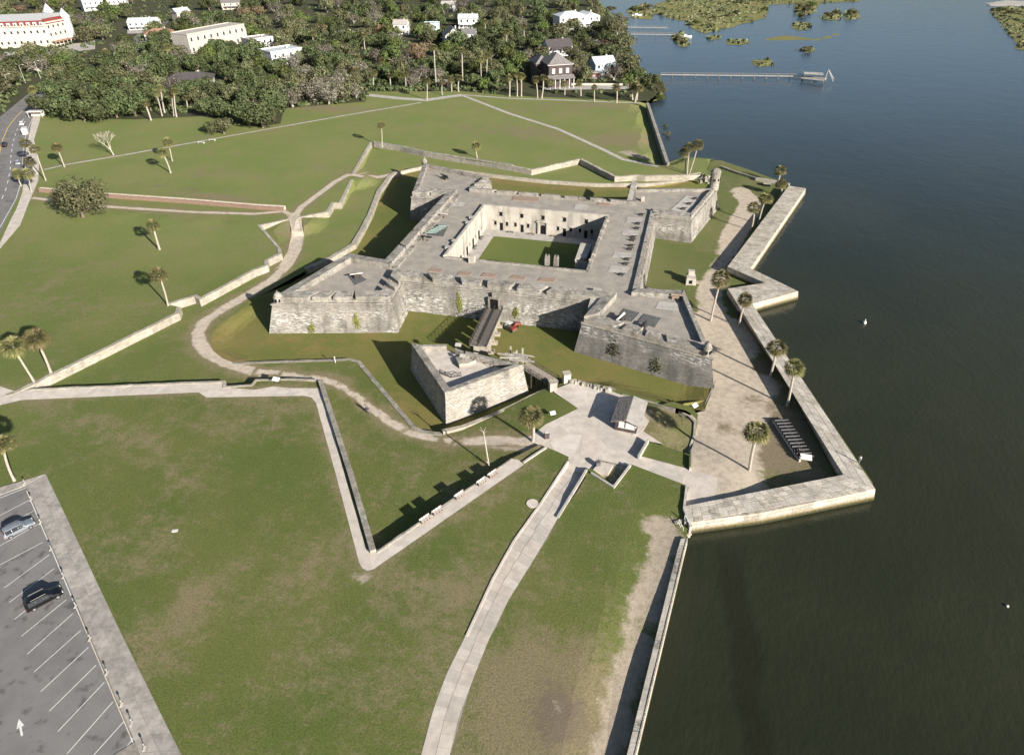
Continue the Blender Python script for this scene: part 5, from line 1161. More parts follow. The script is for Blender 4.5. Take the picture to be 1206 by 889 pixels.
# ------------------------------------------------------------------ people
def person(label, loc, rz, top='navy', legs='darkslab', walk=.25):
    t = thing('person', label, 'person', loc, rz)
    V = [(0, 0, .95), (0, 0, 1.18), (0, 0, 1.42), (0, 0, 1.53), (0, .02, 1.68), (0, .01, 1.76),
         (0, .17, 1.40), (.06, .24, 1.13), (.14, .22, .90), (0, -.17, 1.40), (-.08, -.24, 1.13), (-.04, -.24, .88),
         (.02, .10, .90), (walk*.5, .10, .49), (walk*.6, .10, .08), (walk*.6+.14, .11, .04), (-.02, -.10, .90), (-walk*.3, -.10, .49), (-walk*1.1, -.10, .10), (-walk*1.1+.13, -.11, .04), (.16, .22, .82), (-.02, -.24, .80)]
    Ed = [(0, 1), (1, 2), (2, 3), (3, 4), (4, 5), (2, 6), (6, 7), (7, 8), (8, 20), (2, 9), (9, 10), (10, 11), (11, 21), (0, 12), (12, 13), (13, 14), (14, 15), (0, 16), (16, 17), (17, 18), (18, 19)]
    rad = [.15, .14, .16, .06, .105, .08, .07, .05, .035, .07, .05, .035, .095, .065, .045, .04, .095, .065, .045, .04, .035, .035]
    me = bpy.data.meshes.new('body'); me.from_pydata(V, Ed, []); o = link('body', me, t)
    md = o.modifiers.new('skin', 'SKIN'); 
    for i, r_ in enumerate(rad): me.skin_vertices[0].data[i].radius = (r_, r_*(.85 if i < 3 else 1))
    me.skin_vertices[0].data[0].use_root = True
    sb_ = o.modifiers.new('sub', 'SUBSURF'); sb_.levels = 1; sb_.render_levels = 1
    dg = bpy.context.evaluated_depsgraph_get(); m2 = bpy.data.meshes.new_from_object(o.evaluated_get(dg)); o.modifiers.clear(); o.data = m2
    for k in ('skin', top, legs): m2.materials.append(M[k])
    for p in m2.polygons:
        z = p.center.z; p.material_index = 2 if z < .97 else (1 if z < 1.5 and not (z < 1.0) else 0)
        if abs(p.center.y) > .2 and z < .95: p.material_index = 0
        p.use_smooth = True
    MB().lathe((0, .01, 1.68), [(.05, -.06), (.115, -.02), (.118, .06), (.07, .13), (.01, .15)], 10).build('hair', M['iron'], t, smooth=True)
    return t
try:
    bpy.context.view_layer.update()
    _ = bpy.data.meshes.new('t')
    def mkskin(): pass
    person('person in dark clothes walking on the dirt path below the ravelin', G(434, 487, ZC), 2.2, 'navy', 'darkslab')
    person('second person in grey just ahead on the dirt path below the ravelin', G(431, 485, ZC), 2.2, 'bluecloth', 'navy')
    person('person in pale clothes standing on the outer corner of the sea wall', G(1011, 545, ZSW+.06), 1.0, 'white', 'bluecloth', .05)
    person('person in dark clothes beside the right hand end of the cannon row', G(939, 536, ZE), .5, 'navy', 'navy', .1)
except Exception as e:
    print('PERSON FAIL', e)

# ------------------------------------------------------------------ palms
def frond_crown(seed, n=46, rad=2.1, brown=.25):
    r_ = random.Random(seed); mb = MB()
    for k in range(n):
        ph = k*2.39996+r_.uniform(-.2, .2); el = math.asin(1-1.62*(k+.5)/n)+r_.uniform(-.12, .12)
        d = Vector((math.cos(ph)*math.cos(el), math.sin(ph)*math.cos(el), math.sin(el))); pet = rad*r_.uniform(.42, .55)
        side = d.cross(Vector((0, 0, 1))); side = (side.normalized() if side.length > .05 else Vector((1, 0, 0))); nn = side.cross(d).normalized()
        o = d*pet; mb.add([Vector((0, 0, 0))+side*.03, Vector((0, 0, 0))-side*.03, o-side*.03, o+side*.03], [(0, 1, 2, 3)])
        m = 9; L = rad*r_.uniform(.5, .66)
        for j in range(m):
            a = (j/(m-1)-.5)*2.5; dd = (d*math.cos(a)+side*math.sin(a)).normalized(); w_ = dd.cross(nn)*.11
            fold = nn*(-.10 if j % 2 else .02); p = o+dd*L*.5+fold; q = o+dd*L*r_.uniform(.9, 1.08)-Vector((0, 0, L*.28))+nn*.05
            mb.add([o, p+w_, q, p-w_], [(0, 1, 2, 3)])
    # old hanging fronds
    for k in range(int(n*brown)):
        ph = r_.uniform(0, 2*PI); d = Vector((math.cos(ph)*.6, math.sin(ph)*.6, -.8)); L = rad*r_.uniform(.5, .8); s_ = Vector((-math.sin(ph), math.cos(ph), 0))*.3
        mb.add([d*.2, d*L*.6+s_, d*L, d*L*.6-s_], [(0, 1, 2, 3)])
    o = mb.build('crown', M['palm']); me = o.data; bpy.data.objects.remove(o); return me
PALMC = [frond_crown(i, n, r, b) for i, (n, r, b) in enumerate(((46, 2.15, .25), (38, 2.3, .6), (54, 2.05, .15), (30, 2.2, .9), (44, 2.4, .4), (36, 1.95, .1)))]
def palm(label, base, crown, z, s=1.0, group='sabal palms round the fort', bend=0.0, tr=.24):
    B, h = HT(base, (crown[0], crown[1]), z)
    P_ = PR(B+Vector((0, 0, h))); sc = (B+Vector((0, 0, h))-CAMP).dot(fw)/F
    top = rt2*((crown[0]-P_[0])*sc); top.z = h
    t = thing('sabal_palm', label, 'palm tree', B, 0, group)
    tr = tr*random.uniform(.85, 1.25); bend = bend or random.uniform(-.35, .35)
    mb = MB(); n = 7; pts = [Vector((0, 0, -.2))]
    for k in range(1, n+1):
        f = k/n; p = top*f; off = math.sin(f*PI)*bend; pts.append(Vector((top.x*(f**1.25)+off, top.y*(f**1.25), p.z)))
    for k in range(n): mb.tube(pts[k], pts[k+1], tr*(1.35 if k == 0 else 1)*(1-.12*k/n), tr*(1-.12*(k+1)/n), 8, cap=False)
    mb.build('trunk', M['trunk'], t)
    c = link('crown', PALMC[random.randrange(6)], t, pts[-1]); c.rotation_euler = (random.uniform(-.1, .1), random.uniform(-.1, .1), random.uniform(0, 6.28)); c.scale = (s*random.uniform(.9, 1.1), s*random.uniform(.9, 1.1), s*random.uniform(.8, 1.05))
    return t
for a in [
 ('left palm of the pair at the left end of the long bright wall', (40, 449), (15, 408), ZO, 1.3),
 ('right palm of the pair at the left end of the long bright wall', (60, 439), (42, 399), ZO, 1.25),
 ('palm cut by the left edge just above the car park', (17, 566), (3, 522), ZO, 1.1),
 ('lone palm casting a long shadow at the stepped corner of the bright wall', (198, 360), (187, 324), ZO, 1.1),
 ('lone palm on the open lawn west of the winding path', (188, 294), (180, 266), ZO, 1.05),
 ('lone palm on the far lawn near the road, left of the bare tree', (76, 197), (67, 174), ZO, 1.0),
 ('front palm of the pair by the thin footpath on the far lawn', (201, 204), (191, 180), ZO, .95),
 ('rear palm of the pair by the thin footpath on the far lawn', (203, 190), (198, 168), ZO, .95),
 ('tall roadside palm leaning over the pavement nearest the footpath end', (54, 213), (41, 176), ZO, 1.2),
 ('roadside palm with its crown over the parked cars', (40, 196), (30, 169), ZO, 1.2),
 ('short roadside palm in the middle of the roadside row', (44, 205), (34, 190), ZO, 1.0),
 ('left palm of the lowest roadside pair', (25, 219), (21, 205), ZO, 1.1),
 ('right palm of the lowest roadside pair', (37, 226), (33, 205), ZO, 1.1),
 ('roadside palm farthest up the road by the tree edge', (43, 128), (38, 106), ZO, 1.1),
 ('slim palm at the north glacis corner with its shadow on the lawn', (450, 173), (449, 148), ZO, .85),
 ('small palm beyond the long low wall north of the fort', (562, 186), (561, 172), ZO, .95),
 ('left palm of the three by the north east tower', (806, 208), (806, 180), ZE+.8, 1.0),
 ('middle palm of the three by the north east tower', (809, 209), (812, 174), ZE+.8, 1.05),
 ('leaning right palm of the three by the north east tower', (811, 208), (822, 171), ZE+.8, 1.05),
 ('northernmost palm by the sea wall end', (915, 216), (919, 201), ZE, 1.0),
 ('second palm by the northern sea wall, in front of the northernmost', (919, 231), (920, 217), ZE, 1.0),
 ('third palm by the northern sea wall, behind its neighbour', (893, 264), (902, 234), ZE, 1.15),
 ('fourth palm by the northern sea wall, over the sandy path', (884, 272), (888, 245), ZE, 1.15),
 ('tall palm on the sandy path opposite the inner corner of the sea wall', (837, 378), (849, 329), ZE, 1.15),
 ('palm against the sea wall just below its inner corner', (870, 385), (878, 353), ZE, .9),
 ('palm against the sea wall, upper one of the close pair', (907, 444), (915, 410), ZE, .95),
 ('palm against the sea wall, larger lower one of the close pair', (927, 478), (936, 433), ZE, 1.1),
 ('palm standing alone on the sandy ground beside the cannon row', (882, 557), (892, 509), ZE, 1.1),
 ('palm on the small lawn left of the plaza with pale under crown', (627, 523), (626, 490), ZC+.5, 1.15),
]: palm(*a)
# short row of palms at the foot of the trees and by the dark house
for k, a in enumerate([((178, 142), (171, 122)), ((191, 137), (184, 110)), ((194, 133), (189, 104)), ((205, 137), (202, 112)), ((208, 138), (205, 108)), ((221, 128), (219, 116)), ((232, 122), (229, 108)), ((150, 118), (146, 102)), ((127, 74), (125, 62)), ((102, 84), (98, 68)),
  ((503, 118), (503, 95)), ((521, 112), (521, 97)), ((514, 103), (511, 56)), ((567, 97), (566, 70)), ((573, 96), (574, 66)), ((600, 114), (600, 92)), ((609, 114), (608, 88)), ((614, 114), (614, 90)), ((633, 116), (631, 94)), ((638, 116), (640, 92)), ((650, 108), (648, 97)), ((665, 112), (664, 99)), ((684, 113), (682, 98)), ((700, 120), (700, 103)), ((726, 121), (726, 104)), ((745, 118), (744, 103)), ((750, 118), (750, 101)), ((748, 120), (753, 104)),
  ((430, 60), (428, 42)), ((370, 60), (368, 40)), ((341, 56), (340, 40)), ((357, 48), (356, 36)), ((420, 82), (420, 68)), ((450, 84), (449, 72)), ((200, 84), (197, 56)), ((225, 84), (222, 68)), ((268, 60), (268, 52)), ((596, 62), (597, 38)), ((592, 60), (590, 42)), ((572, 44), (571, 26)), ((582, 44), (582, 28)), ((617, 46), (617, 32)), ((545, 98), (544, 60)), ((420, 100), (419, 84)), ((440, 102), (441, 86)), ((460, 104), (459, 90)), ((478, 105), (477, 88)), ((532, 108), (531, 94)), ((540, 108), (541, 92))]):
    where = 'at the foot of the tree belt behind the far lawn' if a[0][0] < 300 else ('in front of the dark house' if 590 < a[0][0] < 760 and a[0][1] > 100 else 'rising among the town trees')
    palm('slim palm '+where+', '+['leftmost part', 'left part', 'middle part', 'right part', 'far right part'][min(4, int(a[0][0]/160))]+' of the tree line', a[0], a[1], ZO, 1.0 if a[0][1] > 100 else 1.15, 'palms along the tree line', tr=.3)

# ------------------------------------------------------------------ broadleaved trees
def leafball(name, seed, mat, R_=5.0, n=1300, leaf=.62, lumps=11, flat=.72, trunk_h=1.1, sparse=0.0):
    """an oak: crown of leaf clumps in several lobes, trunk, limbs; meshes are returned to be shared"""
    r_ = random.Random(seed); mb = MB(); L = []
    for k in range(lumps):
        a = r_.uniform(0, 2*PI); rr = R_*math.sqrt(r_.random())*.68; L.append((Vector((rr*math.cos(a), rr*math.sin(a), r_.uniform(-.1, .75)*R_*flat*(1-.5*rr/R_))), R_*r_.uniform(.28, .46)))
    for k in range(n):
        c, q = L[k % lumps]; d = Vector((r_.gauss(0, 1), r_.gauss(0, 1), r_.gauss(0, 1)+.25)).normalized(); p = c+d*q*(r_.uniform(.75, 1.06) if r_.random() < .8 else r_.uniform(.3, .8)); p.z = p.z*.95+trunk_h+R_*.34
        s_ = leaf*r_.uniform(.55, 1.15); u = (d+Vector((r_.uniform(-.5, .5), r_.uniform(-.5, .5), r_.uniform(-.5, .5)))).normalized(); a = u.orthogonal().normalized(); a = (a*math.cos(k)+u.cross(a)*math.sin(k)); b = u.cross(a)
        mb.add([p+a*s_*.6, p+b*s_*.45+u*s_*.15, p-a*s_*.6, p-b*s_*.45-u*s_*.1], [(0, 1, 2, 3)])
    o = mb.build('crown', M[mat]); c = o.data; bpy.data.objects.remove(o)
    tb = MB().tube((0, 0, -.3), (0, 0, trunk_h), .42, .3, 8)
    for cc, q in L[:8]: tb.tube((0, 0, trunk_h*.8), cc+Vector((0, 0, trunk_h+R_*.25)), .2, .06, 5, cap=False)
    o = tb.build('trunk', M['palebark'] if sparse else M['bark']); t_ = o.data; bpy.data.objects.remove(o); return (c, t_, R_)
OAK = [leafball('oak', 10+i, 'oak', 5, 1500, .62) for i in range(5)]
OAKG = [leafball('oakg', 20+i, 'oakg', 5, 1500, .6) for i in range(4)]
TWIG = [leafball('twig', 30+i, 'twig', 5, 1100, .42, sparse=1) for i in range(3)]
BRI = [leafball('bri', 40+i, 'bright', 4.5, 1200, .6) for i in range(2)]
RUS = [leafball('rus', 50+i, 'rusty', 4, 1000, .5) for i in range(1)]
def tree(kind, loc, s, label, group, name=None, sz=None):
    c, t_, R_ = kind[random.randrange(len(kind))]
    nm = {id(OAK): 'oak_tree', id(OAKG): 'oak_tree', id(TWIG): 'grey_tree', id(BRI): 'leafy_tree', id(RUS): 'autumn_tree'}[id(kind)]
    t = thing(name or nm, label, 'tree', loc, random.uniform(0, 6.28), group); t.scale = (s, s, sz or s)
    link('crown', c, t); link('trunk', t_, t); return t
# big oak by the cubo wall: finer leaves of its own
b_ = leafball('big', 77, 'oakg', 7.6, 5200, .5, 20, .66, 1.3); t = thing('oak_tree', 'big spreading olive oak at the left end of the log lined trench', 'tree', G(98, 256, ZO)); link('crown', b_[0], t); link('trunk', b_[1], t); t.scale = (1.3, 1.15, 1.35)
b_ = leafball('mid', 78, 'oakg', 5.5, 3000, .5, 14, .62, 1.4); t = thing('oak_tree', 'low spreading oak alone in front of the tree belt near the footpath', 'tree', G(264, 158, ZO)); link('crown', b_[0], t); link('trunk', b_[1], t); t.scale = (1.25, 1.1, .9)
b_ = leafball('mid2', 79, 'oak', 3.5, 1500, .45, 8, .7, 1.2); t = thing('oak_tree', 'small dark oak touching the left side of the low spreading oak', 'tree', G(246, 157, ZO)); link('crown', b_[0], t); link('trunk', b_[1], t)
# bare tree and bare pole
def bare(label, base, h, seed, n=5, lean=(0, 0), spread=.75, mat='palebark', name='bare_tree', z=ZO, r0=.28):
    r_ = random.Random(seed); t = thing(name, label, 'tree', G(base[0], base[1], z)); mb = MB(); tw = MB()
    def br(p, d, L, r, k):
        q = p+d*L; mb.tube(p, q, r, r*.65, 6 if k > 2 else 4, cap=False)
        if k == 0: return
        for _ in range(3 if k > 1 else 4):
            e = (d+Vector((r_.uniform(-1, 1), r_.uniform(-1, 1), r_.uniform(-.2, .7)))*spread).normalized(); br(q if r_.random() < .7 else p.lerp(q, .7), e, L*r_.uniform(.6, .85), r*.6, k-1)
    br(Vector((0, 0, -.2)), Vector((lean[0], lean[1], 1)).normalized(), h*.34, r0, n); mb.build('trunk', M[mat], t); return t
bare('leafless pale tree with thin spreading branches on the far lawn', (134, 183), 9.5, 5, 5, (-.25, 0))
bare('bare lopped pole like tree beside the right hand benches', (577, 553), 4, 8, 1, (-.12, .1), .5, 'palebark', 'bare_pole', ZC, .14)
t = bpy.data.objects['bare_pole']
mb = MB().tube((-.1, .1, 0), (-1.2, .8, 8.2), .16, .09, 6)
for k in range(5): a = k*1.3; mb.tube((-1.15, .78, 7.6+.1*k), (-1.15+math.cos(a)*.8, .78+math.sin(a)*.8, 8.4+.15*k), .05, .02, 4)
mb.build('stem', M['palebark'], t)
# belt trees placed where the photo shows them (crown centres), then the town woods
def crownat(px, py, r, kind, label, group='trees of the dark belt behind the far lawn', s=None):
    B = G(px, py+6*r*.35, ZO); tree(kind, B, r/5, label, group)
BELT = [(62, 118, 8), (80, 122, 8), (100, 124, 9), (120, 126, 8), (75, 104, 8), (95, 104, 9), (118, 108, 9), (140, 112, 8), (138, 124, 7), (160, 120, 8), (165, 106, 7), (178, 118, 6), (88, 90, 7), (110, 88, 8), (130, 92, 8), (152, 94, 8), (172, 92, 7), (58, 98, 6), (250, 122, 7), (270, 126, 7), (292, 130, 8), (310, 134, 8), (322, 122, 8), (300, 112, 8), (278, 108, 7), (255, 104, 7), (235, 112, 6), (338, 108, 8), (215, 104, 6), (200, 118, 5), (307, 97, 7)]
for k, (x, y, r) in enumerate(BELT):
    kind = OAK if random.random() < .78 else OAKG
    pos = 'left end' if x < 110 else 'centre' if x < 210 else 'right end'
    crownat(x, y, r, kind, ('dark' if kind is OAK else 'dusty olive')+' oak at the '+pos+' of the dense belt behind the far lawn, '+('front' if y > 110 else 'back')+' row')
GB = [(352, 98, 8), (370, 104, 8), (388, 106, 8), (405, 104, 7), (420, 104, 6), (360, 84, 8), (380, 88, 8), (400, 90, 8), (345, 112, 7), (418, 92, 6)]
for k, (x, y, r) in enumerate(GB): crownat(x, y, r, TWIG if k % 3 else OAKG, 'greyish half bare tree in the clump above the brown lawn patch', 'greyish trees beyond the middle of the far lawn')
# houses first, so the woods keep clear of them
HOUSES = []
def house(label, a, b, topy, depth, roof='gable', wall_='white', roofm='greyroof', z=ZO, win=4, floors=2, rise=2.5, name='house', ridge='x', cat='house', over=.5, arch=False):
    """a, b: photo pixels of the foot of the front wall; topy: photo row of the eaves above a"""
    A, B = G(*a, z), G(*b, z); h = HT(a, (a[0], topy), z)[1]; d = (B-A); L = d.length; ang = math.atan2(d.y, d.x)
    t = thing(name, label, cat, (A+B)/2, ang); HOUSES.append(((A+B)/2+Vector((-math.sin(ang), math.cos(ang), 0))*depth/2, L/2+2.5, depth/2+2.5, ang))
    wl_ = MB().box((0, depth/2, h/2), (L, depth, h)).build('wall', M[wall_], t)
    W2, D = L/2+over, depth
    if roof == 'flat':
        MB().box((0, D/2, h+.1), (L+.3, D+.3, .25)).build('roof', M[roofm], t)
        pp = MB()
        for y in (0, D): pp.box((0, y, h+.45), (L+.4, .3, .6))
        for x in (-L/2, L/2): pp.box((x, D/2, h+.45), (.3, D-.3, .6))
        pp.build('parapet', M[wall_], t)
    elif roof == 'hip':
        r = min(D, L)/2*.75
        if L > D: ri = [(-W2+D*.55, D/2, h+rise), (W2-D*.55, D/2, h+rise)]
        else: ri = [(0, L*.5, h+rise), (0, D-L*.5, h+rise)]
        v = [(-W2, -over, h), (W2, -over, h), (W2, D+over, h), (-W2, D+over, h)]+ri
        fs = [(0, 1, 5, 4), (1, 2, 5), (2, 3, 4, 5), (3, 0, 4)] if L > D else [(0, 1, 4), (1, 2, 5, 4), (2, 3, 5), (3, 0, 4, 5)]
        MB().add(v, fs+[(3, 2, 1, 0)]).build('roof', M[roofm], t)
    elif ridge == 'x':
        MB().add([(-W2, -over, h-.1), (W2, -over, h-.1), (W2, D/2, h+rise), (-W2, D/2, h+rise), (W2, D+over, h-.1), (-W2, D+over, h-.1)], [(0, 1, 2, 3), (3, 2, 4, 5), (5, 4, 1, 0)]).build('roof', M[roofm], t)
        for s_ in (-1, 1): MB().add([(s_*L/2, 0, h), (s_*L/2, D, h), (s_*L/2, D/2, h+rise-.15)], [(0, 1, 2) if s_ > 0 else (0, 2, 1)]).build('gable', M[wall_], t)
    else:
        MB().add([(-W2, -over, h-.1), (0, -over, h+rise), (W2, -over, h-.1), (-W2, D+over, h-.1), (0, D+over, h+rise), (W2, D+over, h-.1)], [(0, 3, 4, 1), (1, 4, 5, 2), (0, 2, 5, 3)][:2]+[(3, 0, 2, 5)]).build('roof', M[roofm], t)
        for y in (0, D): MB().add([(-L/2, y, h), (L/2, y, h), (0, y, h+rise-.15)], [(0, 1, 2) if y == 0 else (0, 2, 1)]).build('gable', M[wall_], t)
    if name == 'house' and L > 6:
        MB().box((L*.22, depth*.55, h+rise*(.9 if roof != 'flat' else .2)), (.9, .9, 1.8)).build('chimney', M['stonewall'], t)
        pr_ = MB().add([(-L*.42, -2.6, h/floors*.86), (L*.42, -2.6, h/floors*.86), (L*.42, 0, h/floors*1.0), (-L*.42, 0, h/floors*1.0), (-L*.42, -2.6, h/floors*.8), (L*.42, -2.6, h/floors*.8)], [(0, 1, 2, 3), (4, 5, 1, 0)]).build('porch_roof', M[roofm], t)
        for k in range(5): MB().box((-L*.42+L*.84*k/4, -2.45, h/floors*.4), (.2, .2, h/floors*.8)).build('porch_post', M['white'], t)
    for f in range(floors):
        for k in range(win):
            x = -L/2+L*(k+.5)/win; zc = h*(f+.5)/floors; hh = min(1.7, h/floors*.5)
            o = MB().box((x, -.04, zc), (min(1.2, L/win*.5), .12, hh)).build('window', M['glass'], t)
            if not arch: MB().box((x, -.06, zc-hh/2-.08), (min(1.5, L/win*.6), .2, .12)).build('sill', M['white'], o)
            else: MB().tube((x, -.10, zc+hh/2), (x, .04, zc+hh/2), .5, .5, 10).build('arch', M['glass'], o)
        for k in range(max(1, int(depth/5))):
            y = depth*(k+.5)/max(1, int(depth/5)); MB().box((L/2+.03, y, h*(f+.5)/floors), (.1, 1.1, min(1.6, h/floors*.5))).build('window', M['glass'], t)
    return t, L, h
HT_, HL, HH = house('long yellow hotel with red mansard roof, white dormers and flat white top', (-30, 59), (62, 55), 35, 42, 'flat', 'cream', 'white', win=12, floors=2, name='hotel', cat='hotel')
for k in range(12):
    x = -HL/2+HL*(k+.5)/12; o = MB().box((x, -.2, HH+1.5), (1.9, 1.6, 2.4)).build('dormer', M['white'], HT_); MB().box((x, -1.02, HH+1.4), (.9, .1, 1.3)).build('window', M['glass'], o)
MB().add([(-HL/2, -.3, HH), (HL/2, -.3, HH), (HL/2, 2.2, HH+3.4), (-HL/2, 2.2, HH+3.4)], [(0, 1, 2, 3)]).build('mansard', M['red'], HT_)
MB().box((0, 22, HH+1.7), (HL-.6, 39, 3.3)).build('upper_storey', M['white'], HT_)
w2, l2, h2 = house('corner wing of the yellow hotel with a red roof patch and timber arcade', (62, 55), (84, 50), 28, 38, 'flat', 'cream', 'white', win=4, floors=3, name='hotel_wing', cat='hotel')
MB().add([(-l2/2, -.4, h2-.5), (l2/2, -.4, h2-.5), (l2/2, 1.5, h2+2.6), (-l2/2, 1.5, h2+2.6)], [(0, 1, 2, 3)]).build('mansard', M['red'], w2)
MB().box((0, -2, 2.8), (l2, 4, .3)).build('arcade_roof', M['terra'], w2)
for k in range(6): MB().box((-l2/2+l2*k/5, -3.8, 1.4), (.3, .3, 2.8)).build('arcade_post', M['cream'], w2)
for (x, y, l) in ((85, 40, 'nearer pointed turret at the right corner of the yellow hotel'), (66, 33, 'farther pointed turret on the roof of the yellow hotel')):
    p = G(x, y+8, ZO); t = thing('turret', l, 'turret', p, 0, 'hotel turrets'); MB().tube((0, 0, 0), (0, 0, 15), 3.2, 3.2, 8).build('shaft', M['white'], t); MB().tube((0, 0, 15), (0, 0, 20.5), 3.9, .1, 8).build('roof', M['metalroof'], t)
    for k in range(4): a = -PI/2+k*.8-.8; MB().box((3.1*math.cos(a), 3.1*math.sin(a), 12), (.4, .4, 1.8), a).build('window', M['glass'], t)
house('big beige stone villa with rows of dark arched windows behind the tree belt', (226, 66), (292, 52), 42, 15, 'flat', 'stonewall', 'slab', win=9, floors=2, arch=True, name='villa')
house('tall beige end pavilion of the stone villa with pale roof', (270, 54), (293, 52), 36, 12, 'hip', 'stonewall', 'slab', win=3, floors=2, rise=2, name='villa_pavilion')
house('white house with long grey roof up the street from the hotel', (152, 36), (186, 35), 27, 12, 'gable', 'white', 'metalroof', win=5)
house('low house with faded terracotta tile roof', (172, 49), (208, 46), 41, 12, 'hip', 'white', 'terra', win=4, floors=1, rise=2.4)
house('narrow tan house with pale blue grey roof', (211, 28), (227, 26), 15, 10, 'gable', 'cream', 'metalroof', win=2)
house('low house with long dark brown roof hidden in the belt', (196, 104), (250, 101), 96, 12, 'hip', 'white', 'darkroof', win=6, floors=1, rise=2.8, over=1.2)
house('white flat roofed house with solar panels', (322, 80), (358, 74), 63, 14, 'flat', 'white', 'metalroof', win=4)
house('white terraced house left of the solar roof', (296, 62), (324, 58), 48, 12, 'flat', 'white', 'slab', win=4)
house('small white house with dark porch roof', (394, 50), (421, 49), 42, 9, 'gable', 'white', 'greyroof', win=3, floors=1, rise=2)
house('tall white gabled house left of the small grey one', (464, 42), (480, 42), 29, 10, 'gable', 'white', 'slab', win=2)
house('small pale grey flat house', (499, 36), (516, 36), 29, 9, 'flat', 'bluewall', 'metalroof', win=3, floors=1)
house('white house with brown gable facing the fort', (525, 56), (545, 55), 43, 14, 'gable', 'white', 'greyroof', win=2, rise=4.5, ridge='y')
house('brown roofed wing of the white gabled house', (544, 50), (560, 50), 40, 10, 'gable', 'white', 'greyroof', win=2)
house('white house half hidden beyond the brown gable', (540, 34), (562, 34), 22, 10, 'gable', 'white', 'metalroof', win=3)
house('large white house with pale metal roofs near the shore', (659, 36), (690, 34), 20, 14, 'hip', 'white', 'metalroof', win=4)
house('white wing of the large shore house', (686, 34), (706, 32), 20, 12, 'gable', 'white', 'metalroof', win=3, ridge='y')
house('white house with dark grey roof behind the dark two storey house', (646, 68), (674, 66), 56, 12, 'gable', 'white', 'darkroof', win=3, floors=1, rise=3.5)
house('pale blue house under the trees near the shore', (701, 90), (724, 88), 76, 10, 'gable', 'bluewall', 'metalroof', win=3, rise=3)
house('small white house top centre of the town', (520, 14), (536, 14), 6, 10, 'gable', 'white', 'slab', win=2)
house('white building at the top left of the town', (100, 14), (124, 12), 2, 16, 'flat', 'white', 'metalroof', win=4)
house('long white building by the street end', (128, 10), (150, 9), 1, 14, 'flat', 'white', 'slab', win=4)
house('pale house beyond the narrow tan house', (262, 12), (284, 11), 4, 12, 'gable', 'cream', 'greyroof', win=3)
house('small brown roofed hut at the lawn edge of the woods', (517, 103), (526, 103), 98, 5, 'gable', 'brownwall', 'greyroof', win=1, floors=1, rise=1.2, name='hut', cat='hut')
# the dark Victorian
v1, vl, vh = house('left wing of the dark two storey house with grey hipped roof', (631, 99), (648, 98), 76, 13, 'hip', 'brownwall', 'greyroof', win=2, rise=3.6, name='dark_house')
v2, vl, vh = house('dark brown two storey house with white windows and a hipped roof', (646, 104), (673, 102), 77, 15, 'hip', 'brownwall', 'greyroof', win=3, floors=1, rise=4.6, name='dark_house')
for x in (-.3, 0, .3):
    MB().box((vl*x, -.1, vh*.72), (1.6, .12, 2.4)).build('window_frame', M['white'], v2); MB().box((vl*x, -.18, vh*.72), (1.0, .1, 1.9)).build('window', M['slab'], v2)
MB().add([(-vl/2-.8, -3.6, vh*.42), (vl/2+.8, -3.6, vh*.42), (vl/2+.8, 0, vh*.55), (-vl/2-.8, 0, vh*.55)], [(0, 1, 2, 3)]).build('porch_roof', M['greyroof'], v2)
for k in range(6): MB().box((-vl/2+vl*k/5, -3.4, vh*.2), (.3, .3, vh*.42)).build('porch_post', M['white'], v2)
MB().box((0, 0, vh-.1), (vl+1.3, .5, .5)).build('cornice', M['white'], v2)
t = thing('shed', 'small red shed with white roof right of the dark house', 'shed', G(700, 93, ZO)); MB().box((0, 0, 1.7), (6, 4, 3.4)).build('wall', M['rust'], t); MB().box((0, 0, 3.5), (6.6, 4.6, .3)).build('roof', M['white'], t); MB().box((0, -2.03, 1.2), (1.6, .1, 2.2)).build('door', M['white'], t)
t = thing('garden_wall', 'long pale garden wall in front of the red shed', 'wall', G(705, 100, ZO)); p, q = G(672, 101, ZO), G(738, 101, ZO)
for k in range(6): a, b = p.lerp(q, k/6), p.lerp(q, (k+.98)/6); m_ = (a+b)/2; MB().box((m_.x, m_.y, ZO+.5), ((b-a).length, .4, 1.1), math.atan2((b-a).y, (b-a).x)).build('wall_length', M['cream'], t, tuple(t.location))
